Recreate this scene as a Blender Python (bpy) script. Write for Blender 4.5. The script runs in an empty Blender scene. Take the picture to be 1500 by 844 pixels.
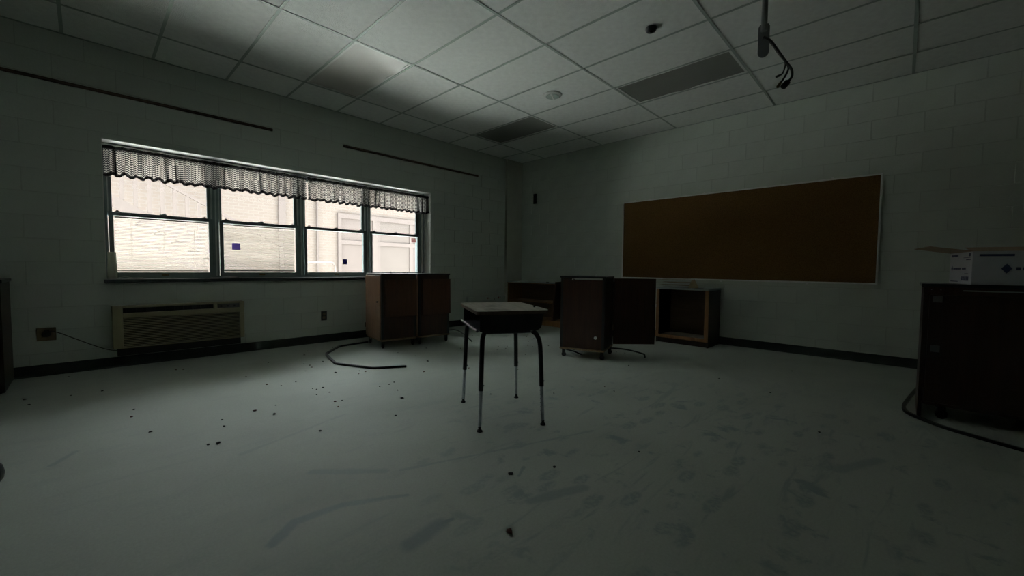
import bpy, bmesh, math, random
from mathutils import Vector, Matrix
random.seed(7)
S = bpy.context.scene
COL = S.collection
PI = math.pi

# ---------------------------------------------------------------- camera
F = 598.63
yaw, pitch, roll = 0.7634, 0.0482, 0.0103
CAM = Vector((0.0, 0.0, 1.0004))
d_ = Vector((math.cos(yaw)*math.cos(pitch), math.sin(yaw)*math.cos(pitch), -math.sin(pitch)))
r_ = Vector((math.sin(yaw), -math.cos(yaw), 0.0))
u_ = r_.cross(d_)
r2 = r_*math.cos(roll) + u_*math.sin(roll)
u2 = -r_*math.sin(roll) + u_*math.cos(roll)
cam = bpy.data.cameras.new('camera')
cam.sensor_width = 36.0
cam.lens = F/1500*36.0
cam.clip_start = 0.05
camo = bpy.data.objects.new('camera', cam)
M = Matrix((r2, u2, -d_)).transposed().to_4x4()
M.translation = CAM
camo.matrix_world = M
COL.objects.link(camo)
S.camera = camo

# ---------------------------------------------------------------- light
SUN_POWER = 74.0
SKY_POWER = 10.5
EXPOSURE = -0.2
w = bpy.data.worlds.new('world'); S.world = w; w.use_nodes = True
nt = w.node_tree; nt.nodes.clear()
wo = nt.nodes.new('ShaderNodeOutputWorld'); bg = nt.nodes.new('ShaderNodeBackground')
bg.inputs['Color'].default_value = (0.86, 0.925, 0.955, 1)
bg.inputs['Strength'].default_value = SKY_POWER
nt.links.new(bg.outputs[0], wo.inputs[0])
sun = bpy.data.lights.new('sun', 'SUN'); sun.energy = SUN_POWER; sun.angle = math.radians(2.0)
sun.color = (1.0, 0.98, 0.95)
suno = bpy.data.objects.new('sun', sun)
sd = Vector((0.80, 0.06, -1.0))
suno.rotation_euler = sd.to_track_quat('-Z', 'Y').to_euler()
suno.location = (2, 0, 12)
COL.objects.link(suno)
vs = S.view_settings
vs.view_transform = 'Standard'; vs.look = 'None'; vs.gamma = 1.0; vs.exposure = EXPOSURE
try: vs.use_curve_mapping = False
except Exception: pass
cy = S.cycles
cy.max_bounces = 14; cy.diffuse_bounces = 8; cy.glossy_bounces = 4; cy.transparent_max_bounces = 24
cy.transmission_bounces = 8
cy.caustics_reflective = False; cy.caustics_refractive = False
cy.sample_clamp_indirect = 6.0
try:
    cy.use_denoising = True; cy.denoiser = 'OPENIMAGEDENOISE'
except Exception: pass

# ---------------------------------------------------------------- materials
def nodes_of(name):
    m = bpy.data.materials.new(name); m.use_nodes = True
    n = m.node_tree.nodes; l = m.node_tree.links
    b = n['Principled BSDF']
    return m, n, l, b
def srgb(c):
    return tuple(((x/255.0)/12.92 if x/255.0 <= 0.04045 else ((x/255.0+0.055)/1.055)**2.4) for x in c)
def mat(name, col, rough=0.6, metal=0.0, var=0.12, scale=6.0, bump=0.0, bscale=80.0, spec=0.5, stretch=(1,1,1)):
    """noise-varied procedural material, colour given in linear rgb"""
    m, n, l, b = nodes_of(name)
    tc = n.new('ShaderNodeTexCoord'); mp = n.new('ShaderNodeMapping'); mp.inputs['Scale'].default_value = stretch
    l.new(tc.outputs['Object'], mp.inputs['Vector'])
    nz = n.new('ShaderNodeTexNoise'); nz.inputs['Scale'].default_value = scale; nz.inputs['Detail'].default_value = 5
    l.new(mp.outputs[0], nz.inputs['Vector'])
    cr = n.new('ShaderNodeValToRGB')
    lo = [c*(1-var) for c in col]; hi = [min(1, c*(1+var)) for c in col]
    cr.color_ramp.elements[0].position = 0.3; cr.color_ramp.elements[1].position = 0.7
    cr.color_ramp.elements[0].color = (*lo, 1); cr.color_ramp.elements[1].color = (*hi, 1)
    l.new(nz.outputs['Fac'], cr.inputs[0]); l.new(cr.outputs[0], b.inputs['Base Color'])
    b.inputs['Roughness'].default_value = rough; b.inputs['Metallic'].default_value = metal
    b.inputs['Specular IOR Level'].default_value = spec
    if bump > 0:
        n2 = n.new('ShaderNodeTexNoise'); n2.inputs['Scale'].default_value = bscale; n2.inputs['Detail'].default_value = 3
        l.new(tc.outputs['Object'], n2.inputs['Vector'])
        bp = n.new('ShaderNodeBump'); bp.inputs['Strength'].default_value = bump; bp.inputs['Distance'].default_value = 0.004
        l.new(n2.outputs['Fac'], bp.inputs['Height']); l.new(bp.outputs[0], b.inputs['Normal'])
    return m
def wood(name, c1, c2, rough=0.45, axis=2, spec=0.5):
    m, n, l, b = nodes_of(name)
    tc = n.new('ShaderNodeTexCoord'); mp = n.new('ShaderNodeMapping')
    sc = [14.0, 14.0, 14.0]; sc[axis] = 1.1
    mp.inputs['Scale'].default_value = sc
    l.new(tc.outputs['Object'], mp.inputs['Vector'])
    nz = n.new('ShaderNodeTexNoise'); nz.inputs['Scale'].default_value = 2.2; nz.inputs['Detail'].default_value = 8; nz.inputs['Distortion'].default_value = 1.2
    l.new(mp.outputs[0], nz.inputs['Vector'])
    cr = n.new('ShaderNodeValToRGB'); cr.color_ramp.elements[0].position = 0.32; cr.color_ramp.elements[1].position = 0.68
    cr.color_ramp.elements[0].color = (*c1, 1); cr.color_ramp.elements[1].color = (*c2, 1)
    l.new(nz.outputs['Fac'], cr.inputs[0]); l.new(cr.outputs[0], b.inputs['Base Color'])
    b.inputs['Roughness'].default_value = rough; b.inputs['Specular IOR Level'].default_value = spec
    bp = n.new('ShaderNodeBump'); bp.inputs['Strength'].default_value = 0.15; bp.inputs['Distance'].default_value = 0.002
    l.new(nz.outputs['Fac'], bp.inputs['Height']); l.new(bp.outputs[0], b.inputs['Normal'])
    return m

WALLC = (0.60, 0.65, 0.59)
M = {}
M['block'] = mat('painted_block', WALLC, 0.62, var=0.035, scale=3.0, bump=0.5, bscale=55, spec=0.35)
M['joint'] = mat('painted_joint', tuple(c*0.90 for c in WALLC), 0.75, var=0.05, scale=5, bump=0.4, bscale=60, spec=0.25)
M['plaster'] = mat('painted_plaster', WALLC, 0.6, var=0.04, scale=2.5, bump=0.1, bscale=60)
M['dull_wall'] = mat('low_bounce_wall', (0.24, 0.23, 0.20), 0.7, var=0.05, scale=3)  # unseen walls, colour darkened only to cut bounced light
M['chase'] = mat('chase_paint', (0.56, 0.57, 0.49), 0.6, var=0.06, scale=4, bump=0.1)
M['tile'] = mat('ceiling_tile', (0.80, 0.82, 0.80), 0.9, var=0.05, scale=18, bump=0.7, bscale=150, spec=0.2)
M['tee'] = mat('ceiling_grid_metal', (0.36, 0.42, 0.39), 0.5, var=0.05, scale=10)
M['plenum'] = mat('plenum_dark', (0.03, 0.03, 0.03), 0.95)
M['white_metal'] = mat('white_enamel', (0.74, 0.76, 0.73), 0.35, var=0.04, scale=6)
M['vinyl_dark'] = mat('dark_green_base', (0.018, 0.026, 0.024), 0.45, var=0.2, scale=8)
M['black_rubber'] = mat('black_rubber', (0.010, 0.011, 0.013), 0.4, var=0.2, scale=20)
M['black_paint'] = mat('black_steel_paint', (0.010, 0.012, 0.015), 0.38, var=0.15, scale=20)
M['black_lam'] = mat('black_laminate', (0.018, 0.022, 0.027), 0.28, var=0.15, scale=12)
M['chrome'] = mat('dull_chrome', (0.42, 0.46, 0.49), 0.36, 0.85, var=0.2, scale=30)
M['alu'] = mat('aluminium', (0.78, 0.80, 0.80), 0.4, 0.15, var=0.08, scale=20)
M['sash'] = mat('bronze_sash', (0.20, 0.255, 0.26), 0.38, var=0.10, scale=10, spec=0.5)
M['sash_hi'] = mat('sash_track', (0.52, 0.57, 0.55), 0.4, var=0.10, scale=10)
M['brass'] = mat('old_brass', (0.16, 0.12, 0.05), 0.5, 0.5, var=0.2)
M['stool'] = mat('window_stool', (0.80, 0.80, 0.76), 0.4, var=0.08, scale=6)
M['stool_edge'] = mat('stool_edge', (0.045, 0.055, 0.06), 0.45, var=0.15)
M['ac'] = mat('beige_plastic', (0.30, 0.275, 0.17), 0.5, var=0.08, scale=7)
M['ac_dark'] = mat('dark_grille', (0.02, 0.021, 0.022), 0.5, var=0.1)
M['wood_red'] = wood('reddish_veneer_lit', (0.20, 0.105, 0.060), (0.33, 0.19, 0.115), 0.28, 2)  # cart veneer brightened: window light on the side door put into its colour
M['wood_red_shaded'] = wood('reddish_veneer_shaded', (0.036, 0.015, 0.009), (0.062, 0.027, 0.016), 0.42, 2)  # same veneer darkened for the cart faces in shade
M['wood_flap'] = wood('flap_veneer_shaded', (0.050, 0.022, 0.012), (0.085, 0.038, 0.022), 0.35, 2)  # shaded veneer a step lighter, so the flap stands out
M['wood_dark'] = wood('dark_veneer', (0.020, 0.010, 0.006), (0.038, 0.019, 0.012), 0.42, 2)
M['ply'] = wood('plywood_edge', (0.20, 0.13, 0.07), (0.34, 0.24, 0.14), 0.6, 0)
M['oak'] = wood('oak_frame', (0.20, 0.095, 0.035), (0.33, 0.17, 0.065), 0.5, 2)
M['oak_in'] = wood('cabinet_inside', (0.07, 0.042, 0.022), (0.11, 0.068, 0.038), 0.6, 1)
M['lam_grey'] = mat('grey_laminate', (0.36, 0.42, 0.42), 0.4, var=0.12, scale=9)
M['rail'] = wood('brown_map_rail', (0.05, 0.026, 0.016), (0.09, 0.045, 0.026), 0.5, 0)
M['kraft'] = mat('kraft_paper', (0.34, 0.29, 0.17), 0.8, var=0.2, scale=7, bump=0.3, bscale=18)
M['carton'] = mat('white_carton', (0.62, 0.64, 0.68), 0.7, var=0.05, scale=6)
M['carton_in'] = mat('carton_inside', (0.34, 0.24, 0.15), 0.8, var=0.1, scale=6)
M['print'] = mat('blue_print', (0.035, 0.045, 0.13), 0.6, var=0.1)
M['paper'] = mat('white_sheet', (0.62, 0.62, 0.58), 0.6, var=0.08, scale=9)
M['cardboard'] = mat('cardboard', (0.33, 0.26, 0.16), 0.8, var=0.15, scale=9)
M['outlet'] = mat('brown_outlet', (0.16, 0.12, 0.07), 0.4, var=0.1)
M['outlet_d'] = mat('dark_receptacle', (0.035, 0.028, 0.022), 0.4, var=0.1)
M['red_out'] = mat('red_receptacle', (0.25, 0.03, 0.02), 0.4, var=0.1)
M['crumb_b'] = mat('dark_crumb', (0.012, 0.014, 0.016), 0.8, var=0.3, scale=60)
M['crumb_r'] = mat('rust_crumb', (0.085, 0.025, 0.015), 0.8, var=0.3, scale=60)
M['concrete'] = mat('pale_concrete', (0.65, 0.675, 0.65), 0.85, var=0.08, scale=1.2, bump=0.3, bscale=20)
M['ext_white'] = mat('white_exterior_paint', (0.124, 0.102, 0.096), 0.95, var=0.03, scale=3, spec=0.05)
M['ext_panel'] = mat('cream_panel', (0.115, 0.094, 0.088), 0.95, var=0.03, scale=3, spec=0.05)
M['ext_glass'] = mat('pale_pane', (0.110, 0.092, 0.085), 0.8, var=0.04, scale=2, spec=0.05)
M['slat'] = mat('blind_slat', (0.47, 0.405, 0.355), 0.5, var=0.03, scale=6)

def cork():
    m, n, l, b = nodes_of('cork_sheet')
    tc = n.new('ShaderNodeTexCoord')
    n1 = n.new('ShaderNodeTexNoise'); n1.inputs['Scale'].default_value = 130; n1.inputs['Detail'].default_value = 4
    n2 = n.new('ShaderNodeTexNoise'); n2.inputs['Scale'].default_value = 1.1; n2.inputs['Detail'].default_value = 3
    l.new(tc.outputs['Object'], n1.inputs['Vector']); l.new(tc.outputs['Object'], n2.inputs['Vector'])
    cr = n.new('ShaderNodeValToRGB')
    cr.color_ramp.elements[0].position = 0.3; cr.color_ramp.elements[1].position = 0.75
    cr.color_ramp.elements[0].color = (0.13, 0.070, 0.022, 1); cr.color_ramp.elements[1].color = (0.25, 0.145, 0.055, 1)
    l.new(n1.outputs['Fac'], cr.inputs[0])
    mx = n.new('ShaderNodeMixRGB'); mx.blend_type = 'MULTIPLY'; mx.inputs[0].default_value = 0.35
    l.new(cr.outputs[0], mx.inputs[1]); l.new(n2.outputs['Fac'], mx.inputs[2])
    l.new(mx.outputs[0], b.inputs['Base Color']); b.inputs['Roughness'].default_value = 0.9
    b.inputs['Specular IOR Level'].default_value = 0.15
    bp = n.new('ShaderNodeBump'); bp.inputs['Strength'].default_value = 0.4; bp.inputs['Distance'].default_value = 0.003
    l.new(n1.outputs['Fac'], bp.inputs['Height']); l.new(bp.outputs[0], b.inputs['Normal'])
    return m
M['cork'] = cork()

def lens_mat(name, col, ior):
    m, n, l, b = nodes_of(name)
    b.inputs['Base Color'].default_value = (*col, 1); b.inputs['IOR'].default_value = ior
    b.inputs['Roughness'].default_value = 0.24
    b.inputs['Specular IOR Level'].default_value = 0.5
    tc = n.new('ShaderNodeTexCoord'); nz = n.new('ShaderNodeTexNoise'); nz.inputs['Scale'].default_value = 2.0
    l.new(tc.outputs['Object'], nz.inputs['Vector'])
    bp = n.new('ShaderNodeBump'); bp.inputs['Strength'].default_value = 0.15; bp.inputs['Distance'].default_value = 0.02
    l.new(nz.outputs['Fac'], bp.inputs['Height']); l.new(bp.outputs[0], b.inputs['Normal'])
    return m
M['lens'] = lens_mat('acrylic_lens_shaded', (0.42, 0.43, 0.40), 1.5)  # same lens with a darkened base, standing for dark walls reflected in it
M['lens_lit'] = lens_mat('acrylic_lens_lit', (0.88, 0.86, 0.83), 2.3)  # same lens with a brightened base, standing for the window's reflection

def glass_mat():
    m = bpy.data.materials.new('window_glass'); m.use_nodes = True
    n = m.node_tree.nodes; l = m.node_tree.links; n.clear()
    o = n.new('ShaderNodeOutputMaterial'); t = n.new('ShaderNodeBsdfTransparent'); g = n.new('ShaderNodeBsdfGlossy')
    t.inputs[0].default_value = (0.93, 0.94, 0.93, 1); g.inputs['Roughness'].default_value = 0.03
    fr = n.new('ShaderNodeFresnel'); fr.inputs[0].default_value = 1.3
    mx = n.new('ShaderNodeMixShader')
    l.new(fr.outputs[0], mx.inputs[0]); l.new(t.outputs[0], mx.inputs[1]); l.new(g.outputs[0], mx.inputs[2]); l.new(mx.outputs[0], o.inputs[0])
    return m
M['glass'] = glass_mat()

def film_mat(name, col, trans=0.5):
    m = bpy.data.materials.new(name); m.use_nodes = True
    n = m.node_tree.nodes; l = m.node_tree.links; n.clear()
    o = n.new('ShaderNodeOutputMaterial'); t = n.new('ShaderNodeBsdfTranslucent'); d = n.new('ShaderNodeBsdfDiffuse')
    nz = n.new('ShaderNodeTexNoise'); nz.inputs['Scale'].default_value = 30
    mc = n.new('ShaderNodeMixRGB'); mc.inputs[1].default_value = (*[c*0.8 for c in col], 1); mc.inputs[2].default_value = (*col, 1)
    l.new(nz.outputs['Fac'], mc.inputs[0])
    l.new(mc.outputs[0], t.inputs[0]); l.new(mc.outputs[0], d.inputs[0])
    mx = n.new('ShaderNodeMixShader'); mx.inputs[0].default_value = trans
    l.new(d.outputs[0], mx.inputs[1]); l.new(t.outputs[0], mx.inputs[2]); l.new(mx.outputs[0], o.inputs[0])
    return m
M['film_purple'] = film_mat('purple_sticker', (0.30, 0.24, 0.55), 0.6)
M['film_navy'] = film_mat('navy_sticker', (0.04, 0.04, 0.16), 0.5)
M['film_pink'] = film_mat('pink_sticker', (0.46, 0.32, 0.31), 0.8)
M['roll'] = film_mat('translucent_roll', (0.85, 0.86, 0.78), 0.5)

def lace_mat():
    m = bpy.data.materials.new('black_lace'); m.use_nodes = True
    n = m.node_tree.nodes; l = m.node_tree.links; n.clear()
    o = n.new('ShaderNodeOutputMaterial')
    uv = n.new('ShaderNodeUVMap'); sep = n.new('ShaderNodeSeparateXYZ'); l.new(uv.outputs[0], sep.inputs[0])
    def math_(op, a, b=None, c=None):
        k = n.new('ShaderNodeMath'); k.operation = op
        for i, v in enumerate((a, b, c)):
            if v is None: continue
            if isinstance(v, (int, float)): k.inputs[i].default_value = v
            else: l.new(v, k.inputs[i])
        return k.outputs[0]
    U, V = sep.outputs[0], sep.outputs[1]       # metres along the cloth and down it
    tri = math_('PINGPONG', math_('MULTIPLY', U, 1/0.021), 1.0)
    row = math_('FRACT', math_('ADD', math_('MULTIPLY', V, 1/0.0215), math_('MULTIPLY', tri, 0.60)))
    th = math_('LESS_THAN', row, 0.50)
    ribs = math_('LESS_THAN', math_('FRACT', math_('MULTIPLY', U, 1/0.042)), 0.08)
    edge = math_('ADD', math_('LESS_THAN', V, 0.034), math_('GREATER_THAN', V, 0.258))
    dark = math_('MINIMUM', math_('ADD', math_('ADD', th, ribs), edge), 1.0)
    dk = n.new('ShaderNodeBsdfDiffuse'); dk.inputs[0].default_value = (0.006, 0.007, 0.012, 1)
    tr = n.new('ShaderNodeBsdfTransparent'); tr.inputs[0].default_value = (0.72, 0.70, 0.68, 1)
    gz = n.new('ShaderNodeBsdfTranslucent'); gz.inputs[0].default_value = (0.55, 0.52, 0.49, 1)
    hole = n.new('ShaderNodeMixShader'); hole.inputs[0].default_value = 0.55
    l.new(tr.outputs[0], hole.inputs[1]); l.new(gz.outputs[0], hole.inputs[2])
    mx = n.new('ShaderNodeMixShader')
    l.new(math_('MULTIPLY', dark, 0.96), mx.inputs[0]); l.new(hole.outputs[0], mx.inputs[1]); l.new(dk.outputs[0], mx.inputs[2])
    l.new(mx.outputs[0], o.inputs[0])
    return m
M['lace'] = lace_mat()

def brick_mat():
    m, n, l, b = nodes_of('pale_brick')
    tc = n.new('ShaderNodeTexCoord'); mp = n.new('ShaderNodeMapping'); mp.inputs['Rotation'].default_value = (PI/2, 0, 0)
    br = n.new('ShaderNodeTexBrick')
    br.inputs['Color1'].default_value = (0.142, 0.113, 0.099, 1); br.inputs['Color2'].default_value = (0.150, 0.122, 0.108, 1)
    br.inputs['Mortar'].default_value = (0.157, 0.133, 0.121, 1)
    br.inputs['Scale'].default_value = 1.0; br.inputs['Brick Width'].default_value = 0.215; br.inputs['Row Height'].default_value = 0.075
    br.inputs['Mortar Size'].default_value = 0.011
    l.new(tc.outputs['Object'], mp.inputs[0]); l.new(mp.outputs[0], br.inputs['Vector'])
    l.new(br.outputs['Color'], b.inputs['Base Color']); b.inputs['Roughness'].default_value = 0.95; b.inputs['Specular IOR Level'].default_value = 0.05
    bp = n.new('ShaderNodeBump'); bp.invert = True; bp.inputs['Strength'].default_value = 0.6; bp.inputs['Distance'].default_value = 0.006
    l.new(br.outputs['Fac'], bp.inputs['Height']); l.new(bp.outputs[0], b.inputs['Normal'])
    return m
M['brick'] = brick_mat()

def deskop_mat():
    m, n, l, b = nodes_of('worn_desk_laminate')
    tc = n.new('ShaderNodeTexCoord'); mp = n.new('ShaderNodeMapping'); mp.inputs['Scale'].default_value = (2.0, 16, 4)
    l.new(tc.outputs['Object'], mp.inputs[0])
    a = n.new('ShaderNodeTexNoise'); a.inputs['Scale'].default_value = 2.5; a.inputs['Detail'].default_value = 6
    c = n.new('ShaderNodeTexNoise'); c.inputs['Scale'].default_value = 7; c.inputs['Detail'].default_value = 6
    l.new(mp.outputs[0], a.inputs[0]); l.new(tc.outputs['Object'], c.inputs[0])
    r1 = n.new('ShaderNodeValToRGB'); r1.color_ramp.elements[0].position = 0.3; r1.color_ramp.elements[1].position = 0.7
    r1.color_ramp.elements[0].color = (0.46, 0.43, 0.375, 1); r1.color_ramp.elements[1].color = (0.62, 0.595, 0.53, 1)
    r2_ = n.new('ShaderNodeValToRGB'); r2_.color_ramp.elements[0].position = 0.33; r2_.color_ramp.elements[1].position = 0.45
    r2_.color_ramp.elements[0].color = (0.45, 0.45, 0.46, 1); r2_.color_ramp.elements[1].color = (1, 1, 1, 1)
    l.new(a.outputs['Fac'], r1.inputs[0]); l.new(c.outputs['Fac'], r2_.inputs[0])
    mx = n.new('ShaderNodeMixRGB'); mx.blend_type = 'MULTIPLY'; mx.inputs[0].default_value = 0.8
    l.new(r1.outputs[0], mx.inputs[1]); l.new(r2_.outputs[0], mx.inputs[2]); l.new(mx.outputs[0], b.inputs['Base Color'])
    b.inputs['Roughness'].default_value = 0.55
    return m
M['desktop'] = deskop_mat()

def floor_mat():
    m, n, l, b = nodes_of('dusty_floor')
    tc = n.new('ShaderNodeTexCoord'); P = tc.outputs['Object']
    def nd(t, **k):
        x = n.new(t)
        for a, v in k.items(): setattr(x, a, v)
        return x
    def math_(op, a, b_=None, c=None, clamp=False):
        k = n.new('ShaderNodeMath'); k.operation = op; k.use_clamp = clamp
        for i, v in enumerate((a, b_, c)):
            if v is None: continue
            if isinstance(v, (int, float)): k.inputs[i].default_value = v
            else: l.new(v, k.inputs[i])
        return k.outputs[0]
    def noise(scale, detail=4, dist=0.0, vec=None, rough=0.5):
        k = n.new('ShaderNodeTexNoise'); k.inputs['Scale'].default_value = scale; k.inputs['Detail'].default_value = detail
        k.inputs['Distortion'].default_value = dist; k.inputs['Roughness'].default_value = rough
        l.new(vec or P, k.inputs['Vector']); return k.outputs['Fac']
    def step(v, a, b_):
        k = n.new('ShaderNodeMapRange'); k.interpolation_type = 'SMOOTHSTEP'
        l.new(v, k.inputs[0]); k.inputs[1].default_value = a; k.inputs[2].default_value = b_
        return k.outputs[0]
    def mapping(rot, sc):
        k = n.new('ShaderNodeMapping'); k.inputs['Rotation'].default_value = (0, 0, rot); k.inputs['Scale'].default_value = (*sc, 1)
        l.new(P, k.inputs['Vector']); return k.outputs[0]
    sep = n.new('ShaderNodeSeparateXYZ'); l.new(P, sep.inputs[0])
    X, Y = sep.outputs[0], sep.outputs[1]
    fine = noise(95, 3)
    broad = noise(1.4, 5, 0.6)
    # footprints: short smudges in two directions
    def prints(rot, sx, sy, seedoff, lo=0.30):
        vec = mapping(rot, (sx, sy))
        ad = n.new('ShaderNodeVectorMath'); ad.operation = 'ADD'; ad.inputs[1].default_value = (seedoff, seedoff*1.7, 0); l.new(vec, ad.inputs[0])
        vo = n.new('ShaderNodeTexVoronoi'); vo.inputs['Scale'].default_value = 1.0; vo.inputs['Randomness'].default_value = 1.0
        l.new(ad.outputs[0], vo.inputs['Vector'])
        m1 = step(vo.outputs['Distance'], lo, lo-0.12)
        s2 = n.new('ShaderNodeSeparateXYZ'); l.new(vo.outputs['Color'], s2.inputs[0])
        keep = math_('GREATER_THAN', s2.outputs[0], 0.55)
        tread = math_('ADD', 0.45, math_('MULTIPLY', step(noise(42, 2), 0.42, 0.56), 0.55))
        return math_('MULTIPLY', math_('MULTIPLY', m1, keep), tread)
    f1 = prints(0.4, 3.2, 7.5, 3.1)
    f2 = prints(1.25, 3.4, 7.0, 11.3)
    f3 = prints(2.2, 3.0, 7.5, 23.7)
    area = step(noise(0.55, 2), 0.40, 0.60)
    # walked zone: in front of the desk and to its right
    dx = math_('SUBTRACT', X, 2.35); dy = math_('SUBTRACT', Y, 0.55)
    dist = math_('SQRT', math_('ADD', math_('MULTIPLY', dx, dx), math_('MULTIPLY', math_('MULTIPLY', dy, dy), 0.8)))
    zone = step(dist, 2.3, 0.7)
    foot = math_('MULTIPLY', math_('MAXIMUM', math_('MAXIMUM', f1, f2), f3), math_('MAXIMUM', zone, math_('MULTIPLY', area, 0.25)))
    # long drag marks
    sm = step(noise(1.0, 6, 1.5, mapping(0.55, (1.2, 6.5)), 0.6), 0.56, 0.70)
    sm2 = step(noise(1.0, 6, 1.0, mapping(-0.5, (1.5, 9.0)), 0.6), 0.60, 0.72)
    blot = step(noise(5.5, 6, 0.3, None, 0.65), 0.56, 0.68)
    smear = math_('MAXIMUM', math_('MULTIPLY', sm, 0.55), math_('MULTIPLY', sm2, 0.45))
    smear = math_('MULTIPLY', smear, math_('ADD', 0.25, math_('MULTIPLY', zone, 0.75)))
    blotm = math_('MULTIPLY', blot, math_('ADD', 0.05, math_('MULTIPLY', zone, 0.7)))
    # a few finger-wide wipes in the dust, as line segments
    wob = math_('ADD', math_('MULTIPLY', math_('SUBTRACT', noise(6, 2), 0.5), 0.04), math_('MULTIPLY', math_('SUBTRACT', noise(40, 3), 0.5), 0.012))
    segs = [((0.44,1.60),(0.537,1.683),.022,.9),((0.537,1.683),(0.717,1.665),.022,.9),((0.717,1.665),(0.863,1.591),.019,.8),((0.863,1.591),(0.95,1.537),.013,.7),
            ((0.74,2.04),(0.99,1.80),.024,.55),((0.785,1.25),(0.93,1.265),.035,.8),((0.917,1.268),(0.985,1.258),.012,.9),
            ((-0.143,3.014),(-0.063,3.148),.016,.6),((1.05,1.75),(2.15,1.35),.010,.55),((1.42,1.30),(1.50,1.34),.010,.8),
            ((1.30,1.12),(1.55,1.02),.028,.7),((0.55,2.5),(1.2,2.7),.014,.3),((2.6,0.2),(2.9,0.05),.03,.6)]
    stroke = None
    for (ax, ay), (bx, by), wd, st in segs:
        ex, ey = bx-ax, by-ay; L2 = ex*ex+ey*ey
        px = math_('SUBTRACT', X, ax); py = math_('SUBTRACT', Y, ay)
        t = math_('DIVIDE', math_('ADD', math_('MULTIPLY', px, ex), math_('MULTIPLY', py, ey)), L2, None, True)
        qx = math_('SUBTRACT', px, math_('MULTIPLY', t, ex)); qy = math_('SUBTRACT', py, math_('MULTIPLY', t, ey))
        dd = math_('SQRT', math_('ADD', math_('MULTIPLY', qx, qx), math_('MULTIPLY', qy, qy)))
        dd = math_('ADD', dd, wob)
        k = math_('MULTIPLY', step(dd, wd*1.5, wd*0.45), st*0.8)
        stroke = k if stroke is None else math_('MAXIMUM', stroke, k)
    mask = math_('MAXIMUM', math_('MAXIMUM', math_('MULTIPLY', foot, 0.62), smear), math_('MAXIMUM', blotm, stroke), None, True)
    base = n.new('ShaderNodeValToRGB'); base.color_ramp.elements[0].position = 0.3; base.color_ramp.elements[1].position = 0.72
    base.color_ramp.elements[0].color = (0.50, 0.55, 0.49, 1); base.color_ramp.elements[1].color = (0.59, 0.64, 0.575, 1)
    l.new(broad, base.inputs[0])
    mf = n.new('ShaderNodeMixRGB'); mf.blend_type = 'MULTIPLY'; mf.inputs[0].default_value = 0.22
    l.new(base.outputs[0], mf.inputs[1]); l.new(fine, mf.inputs[2])
    mk = n.new('ShaderNodeMixRGB'); mk.inputs[2].default_value = (0.17, 0.235, 0.285, 1)
    l.new(math_('MULTIPLY', mask, 0.75), mk.inputs[0]); l.new(mf.outputs[0], mk.inputs[1])
    l.new(mk.outputs[0], b.inputs['Base Color'])
    rr = math_('SUBTRACT', 0.62, math_('MULTIPLY', mask, 0.12)); l.new(rr, b.inputs['Roughness'])
    b.inputs['Specular IOR Level'].default_value = 0.35
    bp = n.new('ShaderNodeBump'); bp.inputs['Strength'].default_value = 0.25; bp.inputs['Distance'].default_value = 0.002
    l.new(math_('SUBTRACT', fine, mask), bp.inputs['Height']); l.new(bp.outputs[0], b.inputs['Normal'])
    return m
M['floor'] = floor_mat()

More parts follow.
